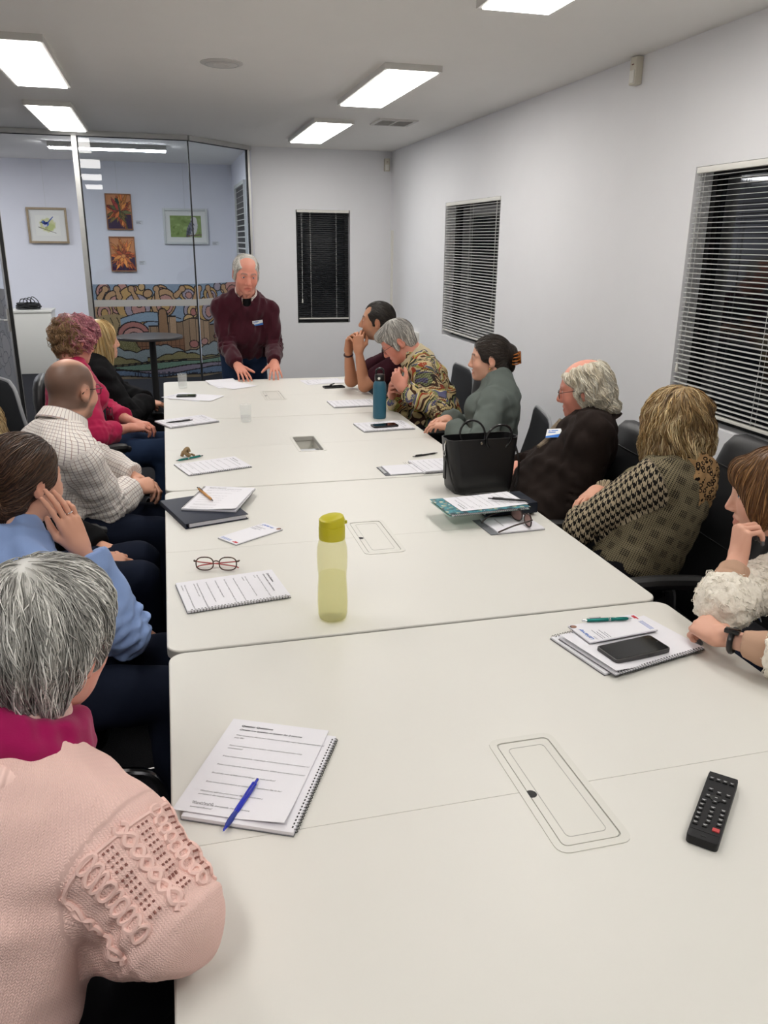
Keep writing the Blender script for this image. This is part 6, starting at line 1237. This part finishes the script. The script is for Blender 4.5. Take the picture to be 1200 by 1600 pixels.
D = build_person(dict(label='young woman at right edge in beige top and white fleece, chin on hand', pelvis=(1.78,1.62,.58), neck=(1.690,1.735,.925), head=(1.612,1.835,1.046), cyaw=158, hyaw=150, hpitch=6, hroll=-6, fem=1, girth=1.05, skin=SK['pale'], brow=(.10,.06,.04), seed=17, iris='blue', hres=.0031, hdres=.0033, nail=tuple(srgb(92,96,100)), res=.008,
    arms={'L': A((1.430,1.295,.812), (1.262,1.520,.796), (.02,.95,-.0), (-.35,.1,.95), [(.5,.9,.6), (.7,1.1,.7), (.8,1.2,.7), (.9,1.2,.7)], fix=1, bare=.5, thumb=(.2,.5)), 'R': A((1.375,1.665,.812), (1.452,1.735,.900), (.18,.22,.95), (-.95,.15,.25), [(1.25,1.1,.5), (1.3,1.1,.5), (1.3,1.1,.5), (1.3,1.1,.5)], fix=1, bare=.75, thumb=(.2,.5))}, legs=seat_legs((1.78,1.62,.58), 178),
    hair=('pixie', [srgb(120,84,52), srgb(150,110,70), srgb(92,62,38)], dict(n=2000, seg=10, step=.011, r=.0012, jit=.12, off=(-.001,.004), res=.004)), top=dict(name='sweatshirt', mat=c_beige, neck='crew', t=.008, ad=.0, sl=.80, cuff=.001, wr=.003, res=.005), trousers=dict(mat=c_dkjeans)))
ar = D['arms']; fl = []
for s_, up_ in (('L', .60), ('R', .42)):
    sh, E_, W_ = ar[s_]; q = E_+(W_-E_)*up_; fl += [('cap', sh, E_, .078, .066, {'k': .03, 'rm': .074}), ('cap', E_, q, .070, .062, {'k': .03, 'rm': .070, 'clip': (q, nrm(W_-E_))})]
fl += [('cap', D['at'](.86,-.04,-.10), ar['L'][0], .07, .075, {'k': .04}), ('cap', D['at'](.86,-.04,.10), ar['R'][0], .07, .075, {'k': .04}), ('ell', D['at'](.55,-.06), (.19,.12,.26), D['TR'], {'k': .05, 'clip': (D['at'](.5,.0), D['fw'])})]
o, ff = solid_obj('fleece_jacket', fl, c_fleece, D, .005, [(.0022,.020,6), (.0028,.045,8)], 'white sherpa fleece jacket')
V, F_ = ff.mesh(); rg = np.random.RandomState(3); rt = V[rg.randint(0, len(V), 4000)]; Vs, Fs, si, tt = strands(ff, rt, lambda P: np.tile(V3(.3,-.2,-1), (len(P), 1)), 5, .004, .0013, .003, 420, (.0,.004), 4, .8); o2 = link('fleece_pile', np_mesh('fleece_pile', Vs, Fs), c_fleece, o); o2['kind'] = 'stuff'
sh, E_, W_ = ar['L']; u_ = nrm(W_-E_); q = W_-u_*.028; e1 = nrm(np.cross(u_, UP)); e2 = np.cross(e1, u_); m_wat = mat('black_watch', rgb(20,20,22), .35); m = MB(); ring = [q+(e1*math.cos(a)*1.12+e2*math.sin(a))*.0265 for a in np.linspace(0, 2*PI, 25)[:-1]]; m.tube(ring, .0072, 8, closed=True, flat=None); o = m.build('watch_band', m_wat, D['root'], smooth=True); m = MB(); Rw = Matrix(np.stack([e1, u_, e2], 1).tolist()); m.box(Vector(q+e2*.030-e1*.012), (.020, .036, .010), R=Rw); m.build('watch_face', m_screen, o, bevel=.003)
sh, E_, W_ = ar['R']; u_ = nrm(W_-E_); q = W_-u_*.035; e1 = nrm(np.cross(u_, UP)); e2 = np.cross(e1, u_); m = MB(); m.tube([q+(e1*math.cos(a)+e2*math.sin(a))*.0335 for a in np.linspace(0, 2*PI, 25)[:-1]], .0012, 6, closed=True); m.build('bracelet', m_wire, D['root'], smooth=True)
m = MB(); [m.lathe([(.0001, -.0035), (.0035, 0), (.0001, .0035)], 10, hp(D, (-.084,-.006,-.036-.009*k))) for k in range(2)]; m.build('earring', m_chrome, D['root'], smooth=True)
tg = snap(D['ftop'], [D['at'](.62, .2, -.03)], .006)[0]; name_tag(D, tg, D['fw'], UP, MT, .080, .05)
# left row --------------------------------------------------------------
D = build_person(dict(label='woman with long straight blonde hair in black top, farthest on the left', pelvis=(-.52,5.42,.58), neck=(-.470,5.48,.965), head=(-.420,5.520,1.098), cyaw=18, hyaw=20, fem=1, girth=1.15, armr=1.2, skin=SK['fair'], brow=(.18,.12,.07), seed=21,
    arms={'R': A((-.36,5.16,.72), (-.165,5.395,.705), (.9,.4,-.1), (0,0,1)), 'L': A((-.34,5.80,.70), (-.17,5.56,.69), (.9,-.4,-.1), (0,0,1))}, legs=seat_legs((-.52,5.42,.58), 5), hair=('long', [srgb(200,170,112), srgb(172,138,84), srgb(222,198,148)], dict(n=1000, seg=11, step=.017, r=.0017, jit=.08, locks=(.004,9,.6,20))), top=dict(mat=c_black, neck='crew', t=.020, ad=.012, wr=.006), trousers=dict(mat=c_dark)))
D = build_person(dict(label='woman with wavy pink-tinted hair and dark glasses in magenta cardigan', pelvis=(-.53,4.72,.58), neck=(-.525,4.78,1.025), head=(-.505,4.825,1.172), cyaw=18, hyaw=34, hpitch=12, fem=1, girth=1.15, armr=1.15, skin=SK['pink'], brow=(.12,.08,.06), seed=22, hs=1.0,
    arms={'R': A((-.40,4.47,.735), (-.250,4.64,.715), (.85,.45,-.05), (.1,-.3,.95), (.5,.7,.5)), 'L': A((-.36,5.02,.72), (-.225,4.79,.71), (.8,-.55,.0), (.1,.1,.98), (.5,.7,.5))}, legs=seat_legs((-.53,4.72,.58), 0, kz=.57, fwd=.46),
    hair=('curly', [srgb(206,130,142), srgb(222,160,166), srgb(178,104,120)], dict(n=1500, seg=9, step=.008, r=.0017, curl=.007, freq=95, clump=55, jit=.4, locks=(.007,7,3.0,60), off=(0,.010), lump=.004, cf=lambda P, c, rg: (lambda m: c*m+(np.array(srgb(160,126,92))*rg.uniform(.45,1.35,(len(P),1)))*(1-m))((np.clip((P[:, 1:2]+.085+.35*(P[:, 2:3]-.02))/.09, 0, 1) > (rg.uniform(0,1,(len(P),1)) if len(P) < 5000 else .5+.25*np.sin(P[:, 0:1]*160)+.25*np.sin(P[:, 2:3]*190)))*1.))), top=dict(name='cardigan', mat=c_mag, neck='crew', sl=.55, cuff=.008, t=.016), trousers=dict(mat=c_jeans)))
glasses(D, (m_bframe, m_spec)); solid_obj('tee_front', [('ell', D['at'](.40,.055), (.075,.105,.20), D['TR'], {}), ('ell', D['at'](.66,.10), (.055,.060,.10), D['TR'], {'k': .03})], c_tshirt, D, .008, label='charcoal printed tee under the cardigan')
tt_ = text_mesh('JOG', .07, 0, bold=.002); tp_ = D['at'](.42, .175, .03); RR = Matrix(np.stack([-D['side'], D['up'], D['fw']], 1).tolist()).to_4x4(); RR.translation = Vector(tp_+D['side']*.06); tt_.transform(RR); link('tee_lettering', tt_, mat('tee_print', rgb(150,152,156), .8), D['root'])
m = MB(); m.tube(smooth_path([hp(D, p) for p in ((.082,-.004,-.04), (.088,.0,-.055), (.080,.002,-.064), (.078,-.002,-.052))], 5, True), .0014, 6, closed=True); m.build('earring', mat('gold_hoop', rgb(206,170,100), .25, metal=1.), D['root'], smooth=True)
D = build_person(dict(label='bald man with glasses in white checked shirt, hands folded in his lap', pelvis=(-.54,3.40,.58), neck=(-.445,3.46,.985), head=(-.402,3.525,1.122), cyaw=32, hyaw=52, hpitch=4, hs=1.06, girth=1.14, armr=1.12, skin=SK['fair'], ruddy=.2, stubble=.6, scalp=(tuple(srgb(70,54,46)), .85), seed=23, hres=.0035,
    arms={'R': A((-.295,3.36,.655), (-.190,3.475,.705), (.75,.65,-.1), (.35,-.6,.7), (.6,.8,.5), fix=1), 'L': A((-.30,3.85,.72), (-.185,3.625,.70), (.75,-.55,-.15), (.3,.3,.9), (.6,.8,.5))}, legs=seat_legs((-.54,3.40,.58), 8), top=dict(name='shirt', mat=c_check, neck='scoop', t=.014, ad=.010, cuff=.003, sl=.93, wr=.005, crease=.005, res=.008), trousers=dict(mat=c_dkjeans)))
glasses(D, (m_wire, m_spec)); collar(D, c_check, .076, .042, .026, 30, .014, .045, label='checked shirt collar')
D = build_person(dict(label='person with light wavy hair almost hidden behind the brown-haired woman', pelvis=(-.62,2.82,.58), neck=(-.675,2.90,.945), head=(-.668,2.945,1.078), cyaw=15, hyaw=45, fem=1, skin=SK['fair'], brow=(.15,.1,.07), seed=24,
    arms={'R': A((-.42,2.68,.66), (-.300,2.820,.625), (.9,.25,-.1), (.2,-.5,.8), (.5,.7,.5)), 'L': A((-.40,3.14,.66), (-.290,2.95,.63), (.85,-.45,-.1), (0,0,1), (.5,.7,.5))}, legs=seat_legs((-.62,2.82,.58), 2, kz=.575, fwd=.46), hair=('bob', [srgb(186,158,112), srgb(150,122,82), srgb(206,184,140)], dict(n=900, seg=10, step=.010, r=.0014, curl=.006, freq=80)), top=dict(mat=c_black, neck='crew', t=.014), trousers=dict(mat=c_dkjeans)))
D = build_person(dict(label='brown-haired woman in pale blue jumper touching her cheek with ringed hand', pelvis=(-.52,2.06,.58), neck=(-.425,2.190,.940), ear=.86, head=(-.405,2.262,1.092), cyaw=28, hyaw=44, hpitch=2, fem=1, girth=1.05, skin=SK['fair'], brow=(.06,.04,.03), seed=25, hres=.0035, hdres=.0036, res=.008,
    arms={'R': A((-.170,2.110,.685), (-.268,2.165,.925), (-.27,-.08,.94), (.62,-.72,.30), [(.05,.12,.1), (.12,.2,.15), (.2,.3,.2), (.15,.75,.6)], fix=1, spread=1.0, thumb=(-.1,.3), l1=.30), 'L': A((-.35,2.40,.68), (-.20,2.28,.63), (.8,-.4,-.2), (0,0,1), (.5,.6,.4))}, legs=seat_legs((-.52,2.06,.58), 6, kz=.545, fwd=.45),
    hair=('lowbun', [srgb(74,52,40), srgb(96,70,52), srgb(54,38,30)], dict(n=2000, seg=10, step=.012, r=.0010, jit=.10, off=(-.001,.003), res=.004)), top=dict(mat=c_blue, neck='crew', t=.013, ad=.012, cuff=.006, sl=.90, wr=.005, crease=.004, res=.006), trousers=dict(mat=c_dkjeans)))
solid_obj('rib_collar', [('cap', D['neck']-D['ck']*.02, D['neck']+D['ck']*.050, .082, .064, {'clip': (D['neck']+D['ck']*.040, D['ck'])})], c_bluerib, D)
sh, E_, W_ = D['arms']['R']; RH = D['S']['arms']['R']['_RH']; m = MB(); b_ = W_+RH@(V3(.012,.089,.002)*.95); d_ = RH@V3(.05,.97,-.2); d_ = nrm(d_); q = b_+d_*.016; e1 = nrm(np.cross(d_, UP)); e2 = np.cross(d_, e1); m.tube([q+(e1*math.cos(a)+e2*math.sin(a))*.0095 for a in np.linspace(0, 2*PI, 19)[:-1]], .0013, 6, closed=True); m.build('ring', mat('silver_ring', rgb(220,220,222), .2, metal=1.), D['root'], smooth=True)
D = build_person(dict(label='silver-haired woman seen from behind in pink knit jumper and magenta scarf', pelvis=(-.40,.94,.58), neck=(-.255,1.125,1.000), head=(-.216,1.200,1.122), cyaw=66, hyaw=60, hpitch=4, fem=1, girth=1.2, armr=1.12, sw=.17, drop=.10, skin=SK['pink'], ruddy=.3, brow=tuple(G2), browa=.3, seed=26, hres=.0035, hs=.98, res=.008,
    arms={'R': A((-.060,.930,.818), (-.185,1.045,.725), (-.5,.7,-.1), (.2,0,.9), (.5,.6,.4), fix=1), 'L': A((-.50,1.45,.72), (-.26,1.36,.68), (.7,-.2,0), (0,0,1), (.5,.6,.4))}, legs=seat_legs((-.40,.94,.58), 50),
    hair=('grey', [srgb(226,224,218), srgb(186,184,178), srgb(164,162,157), srgb(240,238,232)], dict(n=4400, seg=9, step=.0095, r=.001, curl=.003, freq=60, clump=60, locks=(.0025,12,.9,30), jit=.22, off=(-.002,.005), res=.004)), top=dict(name='knit_jumper', mat=c_pink, neck='crew', nh=-.022, t=.018, ad=.012, wr=.004, sl=.80, cuff=-.004, crease=.003, res=.006), trousers=dict(mat=c_dark)))
nk, sd_, fw_, ck_ = D['neck'], D['side'], D['fw'], D['ck']; sc = []
for lay, (rr, hh, th) in enumerate(((.070,.034,.021), (.080,.006,.023))):
    for i in range(18):
        q = lambda a: nk+ck_*(hh+.008*math.sin(a*2+lay))+(fw_*math.cos(a)+sd_*math.sin(a))*rr; sc.append(('cap', q(2*PI*i/18), q(2*PI*(i+1)/18), th, th, {'k': .018}))
solid_obj('scarf', sc, c_scarf, D, .005, [(.002,.05,3)], 'magenta scarf wound round the neck')
rb = [('cap', nk-ck_*.030+(fw_*math.cos(a)+sd_*math.sin(a))*.105*V3(1,1,1), nk-ck_*.030+(fw_*math.cos(a+.35)+sd_*math.sin(a+.35))*.105, .020, .020, {'k': .012}) for a in np.arange(0, 6.3, .35)]
solid_obj('neck_rib', rb, c_pinkrib, D, .006)
# raised cables, links and eyelets worked into the pink sleeve
f = D['ftop']; sh, E_, W_ = D['arms']['R']; ax = nrm(E_-sh); out = nrm(V3(.45,-.55,.65)-ax*(V3(.45,-.55,.65)@ax)); lat = np.cross(ax, out); LL = np.linalg.norm(E_-sh)
def onsleeve(t, a, off): P = sh+(E_-sh)*np.array(t)[:, None]+(out*np.cos(np.array(a))[:, None]+lat*np.sin(np.array(a))[:, None])*.08; return snap(f, P, off)
cab = MB()
for a0 in (-.55, .85):
    for k in range(9):
        t0 = .12+k*.105; aa = np.linspace(0, 2*PI, 13)[:-1]; cab.tube(onsleeve(t0+.055*np.cos(aa), a0+.16*np.sin(aa), .001), .0036, 6, closed=True)
for a0, w in ((.15, .10), (1.5, .08), (-1.2, .08)):
    for ph in (0, PI):
        tt_ = np.linspace(.02, 1.05, 40); cab.tube(onsleeve(tt_, a0+w*np.sin(tt_*22+ph), .0005), .0042, 6)
cab.build('cable_stitch', c_pink, D['top'], smooth=True); ey = MB()
for a0 in (-.15, .50, -.95):
    for k in range(11):
        for j in (-1, 0, 1): p = onsleeve([.15+k*.075, .15+k*.075+.02], [a0+j*.085]*2, .0008); ey.tube(p, .0020, 6)
_e = ey.build('eyelet', cloth('dark_pink_gap', rgb(150,104,96)), D['top'], smooth=True); _e['kind'] = 'stuff'; sm_ = MB(); aa = np.linspace(-2.2, 2.2, 30); sm_.tube(onsleeve([.10]*30, aa, .0), .0035, 6); sm_.build('shoulder_seam', c_pink, D['top'], smooth=True)
# ------------------------------------------------------------------ chairs under and behind the people
chair(1.56, 2.43, 84, 'high-backed black leather chair behind the woman in houndstooth', recl=22, top=1.05)
chair(1.425, 3.08, 84, 'reclined black chair under the white-haired man', recl=30, top=.97, aw=.335)
chair(1.555, 4.00, 76, 'grey-edged mesh chair under the woman with the clipped-up hair', 'mesh', recl=14, top=.86, arms=False)
chair(1.555, 4.71, 84, 'black leather chair with an empty-looking tall back behind the patterned jumper', recl=10, top=1.10)
chair(1.63, 5.34, 88, 'chair hidden behind the grey-haired man, under the plum tee man', 'mesh', recl=10, top=.90)
chair(1.755, 1.62, 88, 'black chair under the woman at the right edge', recl=14, top=1.0)
chair(-.49, 5.44, -86, 'black chair under the blonde woman in black', recl=10, top=.90, arms=False)
chair(-.53, 4.62, -58, 'tall black and silver-edged chair behind the pink-haired woman', 'mesh', recl=12, top=1.05)
chair(-.51, 3.42, -80, 'black mesh chair under the bald man in the checked shirt', 'mesh', recl=12, top=.88, aw=.335)
chair(-.59, 2.82, -86, 'black chair under the mostly hidden person on the left', recl=10, top=.86, arms=False)
def visitor_chair(x, y, rz, lab):
    r = empty('visitor_chair', (x, y, 0), math.radians(rz), lab, 'chair', 'tube-framed visitor chairs'); L = [sup(0, .02, .38, .40, .40, (1, 0)), sup(0, .02, .395, .47, .46, (1, 0)), sup(0, .02, .425, .47, .46, (1, 0)), sup(0, .02, .436, .40, .40, (1, 0))]; loft(L).build('seat', m_lea, r, smooth=True, auto=60)
    loft([sup(0, -.265-.03*q, .54+.32*q, .40-.1*(abs(q-.5) > .45), .05-.02*(abs(q-.5) > .45), (1, .1)) for q in (0, .06, .5, .94, 1)]).build('backrest', m_lea, r, smooth=True, auto=60)
    m = MB(); m.tube(smooth_path([(-.235, -.29, .80), (-.24, -.27, .50), (-.24, .0, .375), (-.24, .26, .365), (-.24, .36, .30), (-.24, .38, .06), (-.24, .34, .014), (-.24, -.26, .014), (-.16, -.30, .014), (.16, -.30, .014), (.24, -.26, .014), (.24, .34, .014), (.24, .38, .06), (.24, .36, .30), (.24, .26, .365), (.24, .0, .375), (.24, -.27, .50), (.235, -.29, .80)], 5), .0125, 10); m.build('tube_frame', m_chrome, r, smooth=True)
visitor_chair(-.49, .96, -30, 'tube-framed visitor chair under the woman in pink')
visitor_chair(-.49, 2.15, -84, 'tube-framed visitor chair under the woman in pale blue')
